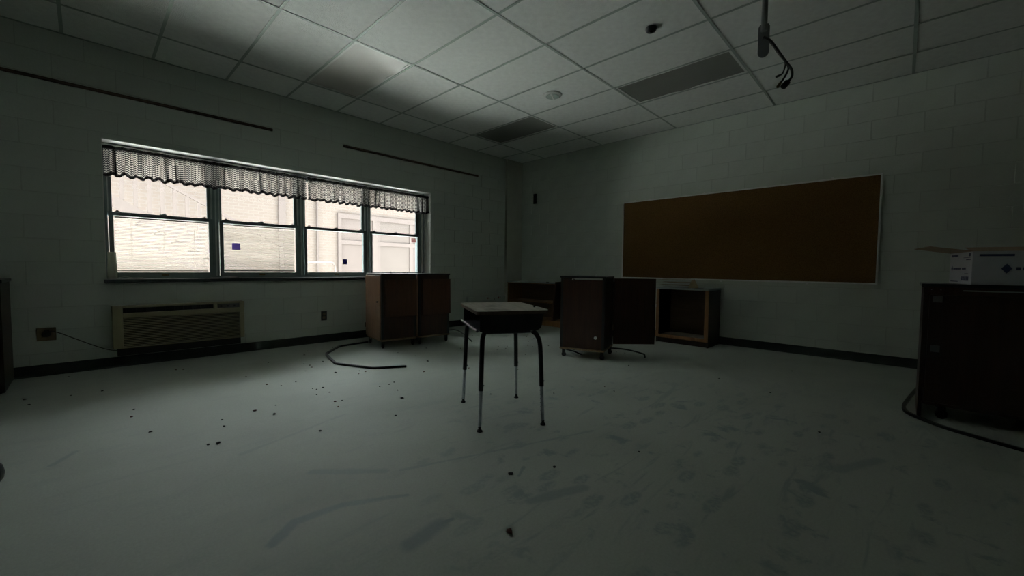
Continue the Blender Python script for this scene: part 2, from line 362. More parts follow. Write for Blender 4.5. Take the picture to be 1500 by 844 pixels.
# ---------------------------------------------------------------- mesh helpers
class MB:
    def __init__(s): s.bm = bmesh.new()
    def box(s, x0, x1, y0, y1, z0, z1, bev=0.0, mat=None):
        vs_ = [s.bm.verts.new((x, y, z)) for z in (z0, z1) for y in (y0, y1) for x in (x0, x1)]
        fs = [(0,2,3,1), (4,5,7,6), (0,1,5,4), (2,6,7,3), (0,4,6,2), (1,3,7,5)]
        faces = [s.bm.faces.new([vs_[i] for i in f]) for f in fs]
        if mat is not None:
            bmesh.ops.transform(s.bm, matrix=mat, verts=vs_)
        if bev > 0:
            es = list({e for f in faces for e in f.edges})
            bmesh.ops.bevel(s.bm, geom=es, offset=bev, segments=2 if bev > 0.004 else 1, profile=0.5, affect='EDGES')
        return s
    def tube(s, pts, r, seg=10, cap=True, rad2=None, flat=None):
        """sweep along pts; flat=(a,b) makes a rectangular section a wide, b high"""
        pts = [Vector(p) for p in pts]; rings = []
        n_ = None
        for i, p in enumerate(pts):
            t = (pts[min(i+1, len(pts)-1)] - pts[max(i-1, 0)]).normalized()
            if n_ is None:
                ref = Vector((0, 0, 1)) if abs(t.z) < 0.95 else Vector((1, 0, 0))
                n_ = (ref - t*ref.dot(t)).normalized()
            else:
                n_ = (n_ - t*n_.dot(t)).normalized()
            b_ = t.cross(n_)
            rr = r if rad2 is None else r + (rad2 - r)*i/(len(pts)-1)
            if flat:
                a, c = flat; cs = [(-a/2, -c/2), (a/2, -c/2), (a/2, c/2), (-a/2, c/2)]
                rings.append([s.bm.verts.new(p + b_*x + n_*y) for x, y in cs])
            else:
                rings.append([s.bm.verts.new(p + n_*math.cos(2*PI*k/seg)*rr + b_*math.sin(2*PI*k/seg)*rr) for k in range(seg)])
        m_ = len(rings[0])
        for a, b_ in zip(rings, rings[1:]):
            for k in range(m_):
                s.bm.faces.new((a[k], a[(k+1) % m_], b_[(k+1) % m_], b_[k]))
        if cap:
            s.bm.faces.new(list(reversed(rings[0]))); s.bm.faces.new(rings[-1])
        return s
    def lathe(s, prof, c=(0, 0, 0), seg=24, mat=None):
        rings = []
        for r, z in prof:
            rings.append([s.bm.verts.new((c[0]+r*math.cos(2*PI*k/seg), c[1]+r*math.sin(2*PI*k/seg), c[2]+z)) for k in range(seg)])
        for a, b_ in zip(rings, rings[1:]):
            for k in range(seg):
                s.bm.faces.new((a[k], a[(k+1) % seg], b_[(k+1) % seg], b_[k]))
        s.bm.faces.new(rings[0][::-1]); s.bm.faces.new(rings[-1])
        if mat is not None:
            bmesh.ops.transform(s.bm, matrix=mat, verts=[v for r_ in rings for v in r_])
        return s
    def prism(s, poly, z0, z1, mat=None, bev=0.0):
        a = [s.bm.verts.new((x, y, z0)) for x, y in poly]; b_ = [s.bm.verts.new((x, y, z1)) for x, y in poly]
        n_ = len(poly); fs = [s.bm.faces.new(a[::-1]), s.bm.faces.new(b_)]
        for k in range(n_): fs.append(s.bm.faces.new((a[k], a[(k+1) % n_], b_[(k+1) % n_], b_[k])))
        if mat is not None: bmesh.ops.transform(s.bm, matrix=mat, verts=a+b_)
        if bev > 0:
            es = [e for f in fs[:2] for e in f.edges]
            bmesh.ops.bevel(s.bm, geom=es, offset=bev, segments=2, profile=0.5, affect='EDGES')
        return s
    def mesh(s, name, m, smooth=False):
        bmesh.ops.recalc_face_normals(s.bm, faces=s.bm.faces)
        me = bpy.data.meshes.new(name); s.bm.to_mesh(me); s.bm.free()
        me.materials.append(m)
        if smooth:
            for p in me.polygons: p.use_smooth = True
            try: me.set_sharp_from_angle(angle=math.radians(40))
            except Exception: pass
        return me
    def build(s, name, m, parent=None, loc=None, rot=None, smooth=False):
        return add(name, s.mesh(name, m, smooth), parent, loc, rot)
def add(name, me, parent=None, loc=None, rot=None):
    o = bpy.data.objects.new(name, me); COL.objects.link(o)
    if parent is not None: o.parent = parent
    if loc is not None: o.location = loc
    if rot is not None: o.rotation_euler = rot
    return o
def tag(o, label=None, cat=None, group=None, kind=None):
    if label: o['label'] = label
    if cat: o['category'] = cat
    if group: o['group'] = group
    if kind: o['kind'] = kind
    return o
def empty(name, loc=(0, 0, 0), rz=0.0):
    o = bpy.data.objects.new(name, None); COL.objects.link(o); o.location = loc; o.rotation_euler = (0, 0, rz)
    o.empty_display_size = 0.1
    return o
def thing(name, label, cat, loc=(0, 0, 0), rz=0.0, group=None):
    return tag(empty(name, loc, rz), label, cat, group)

# ---------------------------------------------------------------- the room
X0, Y0, H = 5.952, 5.490, 3.044
XB, YB = -3.2, -3.70          # walls behind the camera
BW, BH, J = 0.4064, 0.2032, 0.006
WX0, WX1, WZ0, WZ1 = 0.137, 3.843, 0.850, 2.185
RV = 0.18                      # depth of the window recess

floor = tag(MB().box(XB, X0, YB, Y0, -0.10, 0).build('floor', M['floor']), kind='structure')

# window wall: backing with a hole, faces of the blocks proud of it
wl = tag(empty('wall_left'), kind='structure')
bk = 0.0022
b = MB()
b.box(XB-0.25, WX0, Y0+bk, Y0+0.30, 0, H+0.3)
b.box(WX1, X0+0.25, Y0+bk, Y0+0.30, 0, H+0.3)
b.box(WX0, WX1, Y0+bk, Y0+0.30, 0, WZ0-0.02)
b.box(WX0, WX1, Y0+bk, Y0+0.30, WZ1, H+0.3)
b.build('joint_backing', M['joint'], wl)
wr = tag(empty('wall_right'), kind='structure')
MB().box(X0+bk, X0+0.25, YB, Y0+bk, 0, H+0.3).build('joint_backing', M['joint'], wr)

block_cache = {}
def block_mesh(w_, h_, axis):
    k = (round(w_, 3), round(h_, 3), axis)
    if k not in block_cache:
        if axis == 'y':  m_ = MB().box(-w_/2, w_/2, 0, 0.006, -h_/2, h_/2)
        else:            m_ = MB().box(0, 0.006, -w_/2, w_/2, -h_/2, h_/2)
        bm = m_.bm
        # chamfer only the face edges that look into the room
        es = [e for e in bm.edges if all((v.co.y if axis == 'y' else v.co.x) < 1e-6 for v in e.verts)]
        bmesh.ops.bevel(bm, geom=es, offset=0.0016, segments=1, affect='EDGES')
        block_cache[k] = m_.mesh('concrete_block', M['block'])
    return block_cache[k]
def clip_rects(a0, a1, z0, z1):
    """one block cell minus the window hole (window wall only)"""
    hx0, hx1, hz0, hz1 = WX0, WX1, WZ0-0.02, WZ1
    if a1 <= hx0 or a0 >= hx1 or z1 <= hz0 or z0 >= hz1: return [(a0, a1, z0, z1)]
    out = []
    if a0 < hx0: out.append((a0, hx0+J/2, z0, z1))
    if a1 > hx1: out.append((hx1-J/2, a1, z0, z1))
    m0, m1 = max(a0, hx0), min(a1, hx1)
    if z0 < hz0: out.append((m0, m1, z0, hz0+J/2))
    if z1 > hz1: out.append((m0, m1, hz1-J/2, z1))
    return out
def lay(parent, axis, amin, amax, phase, clip=False):
    for c in range(15):
        z0, z1 = c*BH, min((c+1)*BH, H+0.01)
        ph = phase + (BW/2 if c % 2 else 0)
        k0 = math.floor((amin-ph)/BW)
        a = ph + k0*BW
        while a < amax - 0.01:
            a0, a1 = max(a, amin), min(a+BW, amax)
            a += BW
            if a1 - a0 < 0.03: continue
            rects = clip_rects(a0, a1, z0, z1) if clip else [(a0, a1, z0, z1)]
            for (p0, p1, q0, q1) in rects:
                w_, h_ = p1-p0-J, q1-q0-J
                if w_ < 0.012 or h_ < 0.012: continue
                me = block_mesh(w_, h_, axis)
                j = random.uniform(-0.0006, 0.0006)
                loc = ((p0+p1)/2, Y0+j, (q0+q1)/2) if axis == 'y' else (X0+j, (p0+p1)/2, (q0+q1)/2)
                add('concrete_block', me, parent, loc)
lay(wl, 'y', -2.05, 5.53, 0.05, True)
lay(wr, 'x', -1.90, Y0-0.05, 0.722)
# plain ends of the walls beyond the frame and the two walls behind the camera
tag(MB().box(XB, -2.05, Y0-0.0005, Y0+0.02, 0, H).build('plain_panel', M['block'], wl), kind=None)
tag(MB().box(X0-0.0005, X0+0.02, YB, -1.90, 0, H).build('plain_panel', M['block'], wr), kind=None)
tag(MB().box(XB-0.2, XB, YB, Y0+0.1, 0, H+0.3).build('wall_rear', M['dull_wall']), kind='structure')
tag(MB().box(XB-0.2, X0+0.25, YB-0.2, YB, 0, H+0.3).build('wall_near', M['dull_wall']), kind='structure')
# shallow boxed chase in the far corner
tag(MB().box(5.53, X0, Y0-0.05, Y0+0.02, 0, H, 0.003).build('trim_1', M['chase']), kind='structure')

# baseboards (dark rubber cove base)
def cove(name, p0, p1, nrm):
    """p0->p1 along wall, nrm into the room"""
    p0, p1, nrm = Vector(p0), Vector(p1), Vector(nrm)
    prof = [(0, 0), (0.016, 0), (0.010, 0.006), (0.006, 0.018), (0.005, 0.095), (0.0, 0.1016)]
    m_ = MB(); A = [m_.bm.verts.new(p0 + nrm*a + Vector((0, 0, z))) for a, z in prof]; B = [m_.bm.verts.new(p1 + nrm*a + Vector((0, 0, z))) for a, z in prof]
    k = len(prof)
    for i in range(k): m_.bm.faces.new((A[i], A[(i+1) % k], B[(i+1) % k], B[i]))
    m_.bm.faces.new(A[::-1]); m_.bm.faces.new(B)
    return tag(m_.build(name, M['vinyl_dark']), kind='structure')
cove('baseboard_left', (XB, Y0-0.001, 0.0005), (5.53, Y0-0.001, 0.0005), (0, -1, 0))
cove('baseboard_right', (X0-0.001, YB, 0.0005), (X0-0.001, Y0-0.05, 0.0005), (-1, 0, 0))

# ---------------------------------------------------------------- ceiling
ce = tag(empty('ceiling', (0, 0, 0)), kind='structure')
TX8, TY1, TA, TB = 5.4009, 4.8865, 0.6096, 1.2192
ZC = 3.040
xs = [TX8 + k*TA for k in range(-14, 1)] + [X0]
xs = [max(XB, xs[0]-TA)] + xs if xs[0] > XB else xs
ys = [Y0] + [TY1 - k*TB for k in range(0, 8)]
ys = [y for y in ys if y > YB] + [YB]
light_cells = {(TX8-6*TA, TY1), (TX8-2*TA, TY1), (TX8-2*TA, TY1-2*TB)}
def is_light(xa, yb):
    return any(abs(xa-a) < 0.02 and abs(yb-b_) < 0.02 for a, b_ in light_cells)
tile_cache = {}
for i in range(len(xs)-1):
    for j in range(len(ys)-1):
        xa, xb, yb, ya = xs[i], xs[i+1], ys[j], ys[j+1]
        if is_light(xa, yb): continue
        w_, h_ = xb-xa-0.010, yb-ya-0.010
        if w_ < 0.03 or h_ < 0.03: continue
        k = (round(w_, 3), round(h_, 3))
        if k not in tile_cache:
            tile_cache[k] = MB().box(-w_/2, w_/2, -h_/2, h_/2, 0, 0.015, 0.0015).mesh('ceiling_tile', M['tile'])
        add('ceiling_tile', tile_cache[k], ce, ((xa+xb)/2, (ya+yb)/2, ZC+0.0035+random.uniform(0, 0.0015)),
            (random.uniform(-0.0012, 0.0012), random.uniform(-0.0015, 0.0015), 0))
# T-bars: main runners along X, cross tees along Y
TW = 0.012
def tbar(name, x0, x1, y0, y1, ax):
    m_ = MB()
    m_.box(x0, x1, y0, y1, ZC, ZC+0.0015)
    if ax == 'x': m_.box(x0, x1, (y0+y1)/2-0.001, (y0+y1)/2+0.001, ZC+0.0015, ZC+0.038)
    else: m_.box((x0+x1)/2-0.001, (x0+x1)/2+0.001, y0, y1, ZC+0.0015, ZC+0.038)
    return m_.build(name, M['tee'], ce)
for y in ys[1:-1]: tbar('main_runner', XB, X0, y-TW, y+TW, 'x')
for i, x in enumerate(xs[1:-1]):
    for j in range(len(ys)-1):
        tbar('cross_tee', x-TW, x+TW, ys[j+1]+TW, ys[j]-(TW if j else 0), 'y')
MB().box(XB, X0, Y0-0.022, Y0-0.0005, ZC-0.001, ZC+0.001).build('wall_angle', M['tee'], ce)
MB().box(X0-0.022, X0-0.0005, YB, Y0-0.022, ZC-0.001, ZC+0.001).build('wall_angle', M['tee'], ce)
MB().box(XB-0.2, X0+0.3, YB-0.2, Y0+0.35, 3.32, 3.40).build('roof_deck', M['plenum'], ce)

# recessed troffers with loose acrylic lenses
def troffer(xa, yb, label, sag, lm_='lens'):
    t = thing('ceiling_light', label, 'light', (xa+TA/2, yb-TB/2, ZC+0.001))
    w_, h_ = TA/2-TW-0.001, TB/2-TW-0.001
    m_ = MB()
    fr = 0.022
    m_.box(-w_, w_, -h_, -h_+fr, 0.002, 0.014); m_.box(-w_, w_, h_-fr, h_, 0.002, 0.014)
    m_.box(-w_, -w_+fr, -h_+fr, h_-fr, 0.002, 0.014); m_.box(w_-fr, w_, -h_+fr, h_-fr, 0.002, 0.014)
    m_.build('lens_frame', M['white_metal'], t)
    m_ = MB(); m_.box(-w_, w_, -h_, h_, 0.11, 0.12)
    for a in (-w_, w_-0.004): m_.box(a, a+0.004, -h_, h_, 0.014, 0.11)
    for a in (-h_, h_-0.004): m_.box(-w_+0.004, w_-0.004, a, a+0.004, 0.014, 0.11)
    m_.build('housing', M['white_metal'], t)
    # lens: sagging sheet
    nx, ny = 14, 26; bm = bmesh.new(); lw, lh = w_-fr+0.006, h_-fr+0.006
    def z(u, v):
        s = 0.0085 - sag[0]*(1-u*u)*(1-v*v)
        s -= sag[1]*max(0, u)**6*(math.sin(v*9.0+1.0)*0.5+0.5)*(1-v*v)
        return s
    top = [[bm.verts.new((lw*(2*i/nx-1), lh*(2*j/ny-1), z(2*i/nx-1, 2*j/ny-1))) for j in range(ny+1)] for i in range(nx+1)]
    for i in range(nx):
        for j in range(ny): bm.faces.new((top[i][j], top[i+1][j], top[i+1][j+1], top[i][j+1]))
    m_ = MB(); m_.bm.free(); m_.bm = bm
    bmesh.ops.solidify(bm, geom=bm.faces[:], thickness=0.003)
    m_.build('diffuser', M[lm_], t, smooth=True)
    for s_ in (-0.16, 0.16):
        m_ = MB(); m_.tube([(s_, -h_+0.08, 0.07), (s_, h_-0.08, 0.07)], 0.016, 10); m_.build('fluorescent_tube', M['white_metal'], t, smooth=True)
    return t
troffer(TX8-6*TA, TY1, 'recessed ceiling light with window-lit sagging diffuser, nearest the window head', (0.010, 0.020), 'lens_lit')
troffer(TX8-2*TA, TY1, 'recessed ceiling light with shaded diffuser, in the row of tiles near the far corner', (0.004, 0.006))
troffer(TX8-2*TA, TY1-2*TB, 'dark recessed ceiling light with loose warped diffuser above the cork board', (0.007, 0.010))

# round ceiling diffuser
t = thing('ceiling_vent', 'round white two-slot air diffuser set in a ceiling tile', 'vent', (3.862, 3.068, ZC+0.0035), 0.45)
MB().lathe([(0.055, -0.020), (0.080, -0.021), (0.102, -0.013), (0.112, -0.001), (0.112, 0.0), (0.055, 0.0)], seg=36).build('rim', M['white_metal'], t, smooth=True)
for s_ in (0, 1):
    poly = [(0.078*math.cos(a), 0.078*math.sin(a)) for a in [PI*s_ + 0.18 + k*(PI-0.36)/12 for k in range(13)]]
    mt = Matrix.Translation((0.0, 0.0, -0.024))
    MB().prism(poly, 0.0, 0.004, mt).build('louver', M['tee'], t)
MB().box(-0.085, 0.085, -0.008, 0.008, -0.028, -0.020, 0.002).build('crossbar', M['white_metal'], t)

# black round sensor and the projector bracket hanging by its pole
t = thing('smoke_detector', 'small black round detector on the ceiling between window and cork board', 'detector', (3.365, 1.625, ZC))
MB().lathe([(0.030, -0.032), (0.040, -0.026), (0.046, -0.010), (0.046, 0.0)], seg=24).build('detector_body', M['black_paint'], t, smooth=True)
MB().lathe([(0.008, -0.038), (0.012, -0.032)], seg=12).build('lens_cap', M['black_rubber'], t, smooth=True)

t = thing('projector_bracket', 'grey ceiling bracket on a pole with loose black cables hanging from it', 'bracket', (2.797, 0.650, 0))
rzb = math.atan2(0.65, 2.797) + PI/2
root = t; root.rotation_euler = (0, 0, rzb)
def strap():
    poly = []
    for k in range(9): a = PI + PI*k/8; poly.append((0.029*math.cos(a), 0.029*math.sin(a)+2.285))
    poly += [(0.029, 2.43), (0.021, 2.445), (-0.021, 2.445), (-0.029, 2.43)]
    mt = Matrix(((1, 0, 0, 0), (0, 0, 1, 0), (0, 1, 0, 0), (0, 0, 0, 1)))
    return MB().prism(poly, -0.004, 0.004, mt, 0.001)
M['bracket'] = mat('bracket_grey', (0.15, 0.16, 0.165), 0.4, 0.3, var=0.15)
strap().build('hanger_plate', M['bracket'], root)
MB().tube([(0, 0.012, 2.40), (0, 0.012, ZC)], 0.016, 12).build('pole', M['bracket'], root, smooth=True)
MB().lathe([(0.055, -0.012), (0.060, 0.0)], (0, 0.012, ZC), 20).build('ceiling_flange', M['bracket'], root, smooth=True)
MB().lathe([(0.007, 0), (0.007, 0.006)], seg=10, mat=Matrix.Translation((0.0, -0.004, 2.345)) @ Matrix.Rotation(PI/2, 4, 'X')).build('bolt', M['alu'], root, smooth=True)
def pxr(x, y, D):
    v = d_ if False else None
    return CAM + (Vector(d_)*F + r2*(x-750) - u2*(y-422))/F*D
def bez(P, nseg=10):
    P = [Vector(p) for p in P]; out = []
    Q = [P[0]] + P + [P[-1]]
    for i in range(1, len(Q)-2):
        for k in range(nseg):
            t_ = k/nseg; a, b_, c, d = Q[i-1], Q[i], Q[i+1], Q[i+2]
            out.append(0.5*((2*b_)+(-a+c)*t_+(2*a-5*b_+4*c-d)*t_*t_+(-a+3*b_-3*c+d)*t_**3))
    out.append(P[-1]); return out
inv = (Matrix.Translation(root.location) @ Matrix.Rotation(rzb, 4, 'Z')).inverted()
cab = [[(1118, 54), (1129, 60), (1141, 76), (1151, 90), (1159, 101), (1160, 112), (1153, 121)],
       [(1118, 56), (1130, 63), (1143, 80), (1151, 91), (1155, 100), (1150, 112), (1143, 122)],
       [(1118, 58), (1128, 62), (1140, 78), (1150, 91), (1149, 101), (1146, 108), (1141, 111)]]
for k, c in enumerate(cab):
    pts = bez([inv @ pxr(x, y, 2.38+0.02*k) for x, y in c], 6)
    o = MB().tube(pts, (0.0068, 0.0055, 0.0045)[k], 8).build('cable', M['black_rubber'], root, smooth=True)
    e = pts[-1]; dr = (pts[-1]-pts[-4]).normalized()
    MB().tube([e-dr*0.004, e+dr*(0.034, 0.028, 0.018)[k]], (0.017, 0.008, 0.007)[k], 8).build('connector', M['black_rubber'] if k != 1 else M['brass'], o)

# ---------------------------------------------------------------- window
YW = Y0 + RV
UN = [(0.129 + 0.911*k, 0.129 + 0.911*(k+1)) for k in range(4)]
tm = tag(empty('trim_2'), kind='structure')         # stool, head and the frame around the four units
MB().box(WX0-0.012, WX1+0.004, Y0-0.030, Y0+0.004, WZ0-0.030, WZ0+0.004, 0.003).build('stool_nosing', M['stool_edge'], tm)
MB().box(WX0+0.001, WX1-0.001, Y0+0.004, Y0+0.30, WZ0-0.018, WZ0+0.006).build('stool_top', M['stool'], tm)
MB().box(WX0-0.008, WX1, Y0-0.026, Y0+0.0035, WZ0+0.004, WZ0+0.007).build('stool_lip', M['stool'], tm)
MB().box(WX0, WX1-0.07, YW-0.01, YW+0.10, WZ1-0.055, WZ1-0.001, 0.002).build('head_frame', M['sash'], tm)
MB().box(WX0, WX1-0.07, YW-0.03, YW-0.012, WZ1-0.030, WZ1-0.012, 0.002).build('head_stop', M['stool'], tm)
MB().box(WX0, WX1-0.07, YW-0.015, YW+0.10, WZ0+0.006, WZ0+0.030, 0.002).build('sill_frame', M['sash'], tm)
for k in range(5):
    x = UN[0][0] + 0.911*k
    if k == 0: xa, xb = WX0, WX0+0.032
    elif k == 4: xa, xb = x-0.040, x
    else: xa, xb = x-0.030, x+0.030
    m_ = MB().box(xa, xb, YW-0.014, YW+0.10, WZ0+0.006, WZ1-0.055, 0.003)
    m_.build('mullion', M['sash'], tm)
    if 0 < k < 4: MB().box(x-0.006, x+0.008, YW-0.020, YW-0.0145, WZ0+0.03, WZ1-0.055, 0.001).build('mullion_bead', M['sash_hi'], tm)
MB().box(3.773, 3.800, YW-0.03, YW+0.10, WZ0+0.006, WZ1, 0.002).build('jamb_filler', M['white_metal'], tm)
MB().box(3.802, 3.808, YW-0.05, YW+0.10, WZ0+0.006, WZ1, 0.001).build('jamb_filler', M['sash'], tm)
MB().box(3.810, WX1, YW-0.02, YW+0.10, WZ0+0.006, WZ1, 0.002).build('jamb_filler', M['white_metal'], tm)
# plastered reveals
MB().box(WX1-0.006, WX1-0.0005, Y0+0.002, Y0+0.30, WZ0+0.007, WZ1).build('reveal', M['stool'], tm)
MB().box(WX0+0.0005, WX0+0.006, Y0+0.002, Y0+0.30, WZ0+0.007, WZ1).build('reveal', M['stool'], tm)
MB().box(WX0+0.006, WX1-0.006, Y0+0.002, Y0+0.30, WZ1-0.006, WZ1-0.0005).build('reveal', M['stool'], tm)

def sash(parent, name, x0, x1, y, z0, z1, botrail, toprail, st=0.036):
    """a sash of four members and a pane"""
    m_ = MB()
    m_.box(x0, x0+st, y-0.016, y+0.016, z0, z1, 0.003); m_.box(x1-st, x1, y-0.016, y+0.016, z0, z1, 0.003)
    m_.box(x0+st-0.001, x1-st+0.001, y-0.016, y+0.016, z0, z0+botrail, 0.003); m_.box(x0+st-0.001, x1-st+0.001, y-0.016, y+0.016, z1-toprail, z1, 0.003)
    s_ = m_.build(name, M['sash'], parent)
    MB().box(x0+st-0.004, x1-st+0.004, y-0.0025, y+0.0025, z0+botrail-0.004, z1-toprail+0.004).build('pane', M['glass'], s_)
    return s_
def blind(parent, x0, x1, y, z0, z1, tilt, hw_):
    m_ = MB()
    n_ = int((z1-z0-0.03)/0.0155)
    for k in range(n_):
        z = z0 + 0.012 + k*0.0155
        a = tilt + 0.12*math.sin(k*0.7)*0.3
        dy, dz = hw_*math.cos(a), hw_*math.sin(a)
        v = [m_.bm.verts.new(p) for p in ((x0, y-dy, z-dz), (x1, y-dy, z-dz), (x1, y, z+0.0012), (x0, y, z+0.0012), (x1, y+dy, z+dz), (x0, y+dy, z+dz))]
        m_.bm.faces.new((v[0], v[1], v[2], v[3])); m_.bm.faces.new((v[3], v[2], v[4], v[5]))
    sl = m_.build('blind_slats', M['slat'], parent); sl['kind'] = 'stuff'
    MB().box(x0, x1, y-0.010, y+0.010, z1-0.014, z1).build('head_rail', M['slat'], parent)
    MB().box(x0, x1, y-0.008, y+0.008, z0, z0+0.008).build('bottom_rail', M['slat'], parent)
    for f in (0.16, 0.5, 0.84):
        x = x0+(x1-x0)*f
        MB().tube([(x, y-0.0105, z0+0.004), (x, y-0.0105, z1-0.004)], 0.0011, 5).build('ladder_cord', M['slat'], parent)
for k in range(4):
    w_ = tag(empty('window_%d' % (k+1)), kind='structure')
    x0, x1 = UN[k][0]+0.030, UN[k][1]-0.028
    if k == 0: x0 = WX0+0.030
    lo = sash(w_, 'lower_sash', x0+0.006, x1, YW+0.000, WZ0+0.026, 1.520, 0.045, 0.036)
    up = sash(w_, 'upper_sash', x0, x1-0.006, YW+0.042, 1.484, WZ1-0.045, 0.036, 0.036)
    # jamb channels that show beside the upper sash
    for xx in (x0-0.004, x1-0.012): MB().box(xx, xx+0.014, YW-0.010, YW+0.020, 1.522, WZ1-0.056, 0.001).build('balance_channel', M['sash_hi'], w_)
    xm = (x0+x1)/2
    MB().box(xm-0.030, xm+0.030, YW-0.022, YW-0.0165, WZ0+0.034, WZ0+0.050, 0.002).build('lift_handle', M['brass'], lo)
    m_ = MB(); m_.box(xm-0.028, xm+0.028, YW-0.014, YW+0.012, 1.5205, 1.529, 0.002); m_.box(xm-0.008, xm+0.020, YW-0.018, YW-0.006, 1.529, 1.537, 0.002)
    m_.build('sash_lock', M['sash'], lo)
    for s_, xx in ((-1, x0+0.075), (1, x1-0.075)):
        m_ = MB(); m_.box(xx-0.022, xx+0.022, YW-0.012, YW+0.008, 1.5205, 1.528, 0.002); m_.box(xx+s_*0.004-0.008, xx+s_*0.004+0.008, YW-0.012, YW, 1.528, 1.538, 0.002)
        m_.build('tilt_latch', M['black_paint'], lo)
    if k < 2:
        blind(w_, x0+0.050, x1-0.044, YW+0.034, WZ0+0.079, 1.478, -0.55 if k == 0 else -0.75, 0.0060 if k == 0 else 0.0078)
    else:
        for zz in (0.90, 1.44):
            pass

# stickers on the panes (lower sash glass is at YW)
def sticker(px, py, w_, h_, m_, label):
    v = (Vector(d_)*F + r2*(px-750) - u2*(py-422)); p = CAM + v*((YW-0.0045-CAM.y)/v.y)
    o = MB().box(-w_/2, w_/2, -0.0009, 0.0009, -h_/2, h_/2).build('window_sticker', m_, None, p)
    return tag(o, label, 'sticker')
sticker(346.0, 361.2, 0.082, 0.078, M['film_purple'], 'square purple sticker on the second lower pane, in front of the blind')
sticker(505.2, 383.6, 0.062, 0.072, M['film_navy'], 'small square navy blue sticker on the third lower pane')
sticker(606.0, 352.4, 0.085, 0.065, M['film_pink'], 'pale pink rectangular sticker at the top corner of the fourth lower pane')

# lace valance in two lengths on a rod
def valance(xa, xb, label, seed):
    rnd = random.Random(seed)
    t = thing('lace_valance', label, 'curtain', (xa, Y0+0.045, 0), 0)
    L = xb-xa; nx = int(L/0.0045); nz = 16
    # gathers: sum of a few waves with drifting phase
    ph = [rnd.uniform(0, 6.28) for _ in range(5)]
    bm = bmesh.new(); uvl = bm.loops.layers.uv.new('UVMap')
    ys_, arc = [], [0.0]
    def off(x, f):
        s = math.sin(2*PI*x/0.085+ph[0]+1.6*math.sin(x*5+ph[1]))*0.017*(1+0.5*math.sin(x*3.1+ph[2])) + math.sin(2*PI*x/0.041+ph[2]+1.4*math.sin(x*9+ph[3]))*0.011 + math.sin(2*PI*x/0.19+ph[4])*0.008
        s += 0.014*math.sin(2*PI*x/0.13+ph[3])**9
        return s*(0.35+0.65*f)
    X = [L*i/nx for i in range(nx+1)]
    for i in range(1, nx+1):
        arc.append(arc[-1]+math.hypot(X[i]-X[i-1], (off(X[i], 0.6)-off(X[i-1], 0.6))))
    zt, zb = 2.135, 1.853
    grid = []
    for i, x in enumerate(X):
        colv = []
        for j in range(nz+1):
            f = j/nz; hem = 0.010*math.sin(2*PI*x/0.085+ph[0]+1.6)+0.006*math.sin(x*31+ph[1])
            z = zt+(zb-zt+hem)*f
            flare = 0.004*math.sin(2*PI*x/0.022+ph[3])*(max(0, f-0.88)/0.12)
            pinch = 0.35+0.65*min(1, abs(f-0.14)/0.12) if f < 0.26 else 1
            colv.append(bm.verts.new((x+0.010*math.sin(2*PI*x/0.085+ph[0]+1.6*math.sin(x*5+ph[1]))*min(1, x/0.05, (L-x)/0.05), off(x, f)*pinch*1.25+flare, z)))
        grid.append(colv)
    for i in range(nx):
        for j in range(nz):
            f_ = bm.faces.new((grid[i][j], grid[i+1][j], grid[i+1][j+1], grid[i][j+1])); f_.smooth = True
            for lp, (ii, jj) in zip(f_.loops, ((i, j), (i+1, j), (i+1, j+1), (i, j+1))):
                lp[uvl].uv = (arc[ii]*1.25, jj/nz*(zt-zb))
    me = bpy.data.meshes.new('lace_cloth'); bm.to_mesh(me); bm.free(); me.materials.append(M['lace'])
    add('lace_cloth', me, t)
    MB().tube([(0.0, 0, 2.112), (L, 0, 2.112)], 0.006, 10).build('rod', M['black_paint'], t, smooth=True)
    # tight gathers where the net doubles over itself
    xx = 0.03
    while xx < L-0.03:
        wd = rnd.uniform(0.005, 0.027); lean = rnd.uniform(-0.02, 0.02); wt = wd*rnd.uniform(0.3, 1.0); wb = wd*rnd.uniform(0.5, 1.3)
        mb = MB(); rows = []
        for j in range(9):
            f = j/8; x = xx+lean*f; ww = wt+(wb-wt)*f; z = zt-0.01+(zb-zt+0.02)*f
            yb_ = 0.030+0.004*math.sin(j+xx*50)
            rows.append([mb.bm.verts.new((x-ww/2, yb_, z)), mb.bm.verts.new((x, yb_-0.006, z)), mb.bm.verts.new((x+ww/2, yb_, z))])
        for a_, b_ in zip(rows, rows[1:]):
            for k in (0, 1): mb.bm.faces.new((a_[k], a_[k+1], b_[k+1], b_[k]))
        mb.build('pleat', M['lace_pleat'], t, smooth=True)
        xx += rnd.uniform(0.03, 0.13)
    # dark gathered heading and ruffled hem braid
    for (nm, f, rr) in (('heading_band', 0.075, 0.011), ('hem_braid', 0.985, 0.0085)):
        pts = [grid_pt for grid_pt in [(X[i], off(X[i], f)*(0.7 if f < 0.2 else 1), zt+(zb-zt+(0.010*math.sin(2*PI*X[i]/0.085+ph[0]+1.6)+0.006*math.sin(X[i]*31+ph[1])))*f + (0.003*math.sin(X[i]*260) if f > 0.5 else 0)) for i in range(0, nx+1, 2)]]
        MB().tube(pts, rr, 6).build(nm, M['black_rubber'] if nm == 'heading_band' else M['lace_dark'], t, smooth=True)
    return t
M['lace_pleat'] = film_mat('doubled_lace', (0.015, 0.015, 0.02), 0.5)
M['lace_dark'] = mat('lace_braid', (0.010, 0.011, 0.018), 0.9, var=0.5, scale=90)
valance(WX0+0.010, 1.975, 'left length of the gathered black lace valance over the window', 3)
valance(1.990, WX1-0.012, 'right length of the gathered black lace valance over the window', 9)
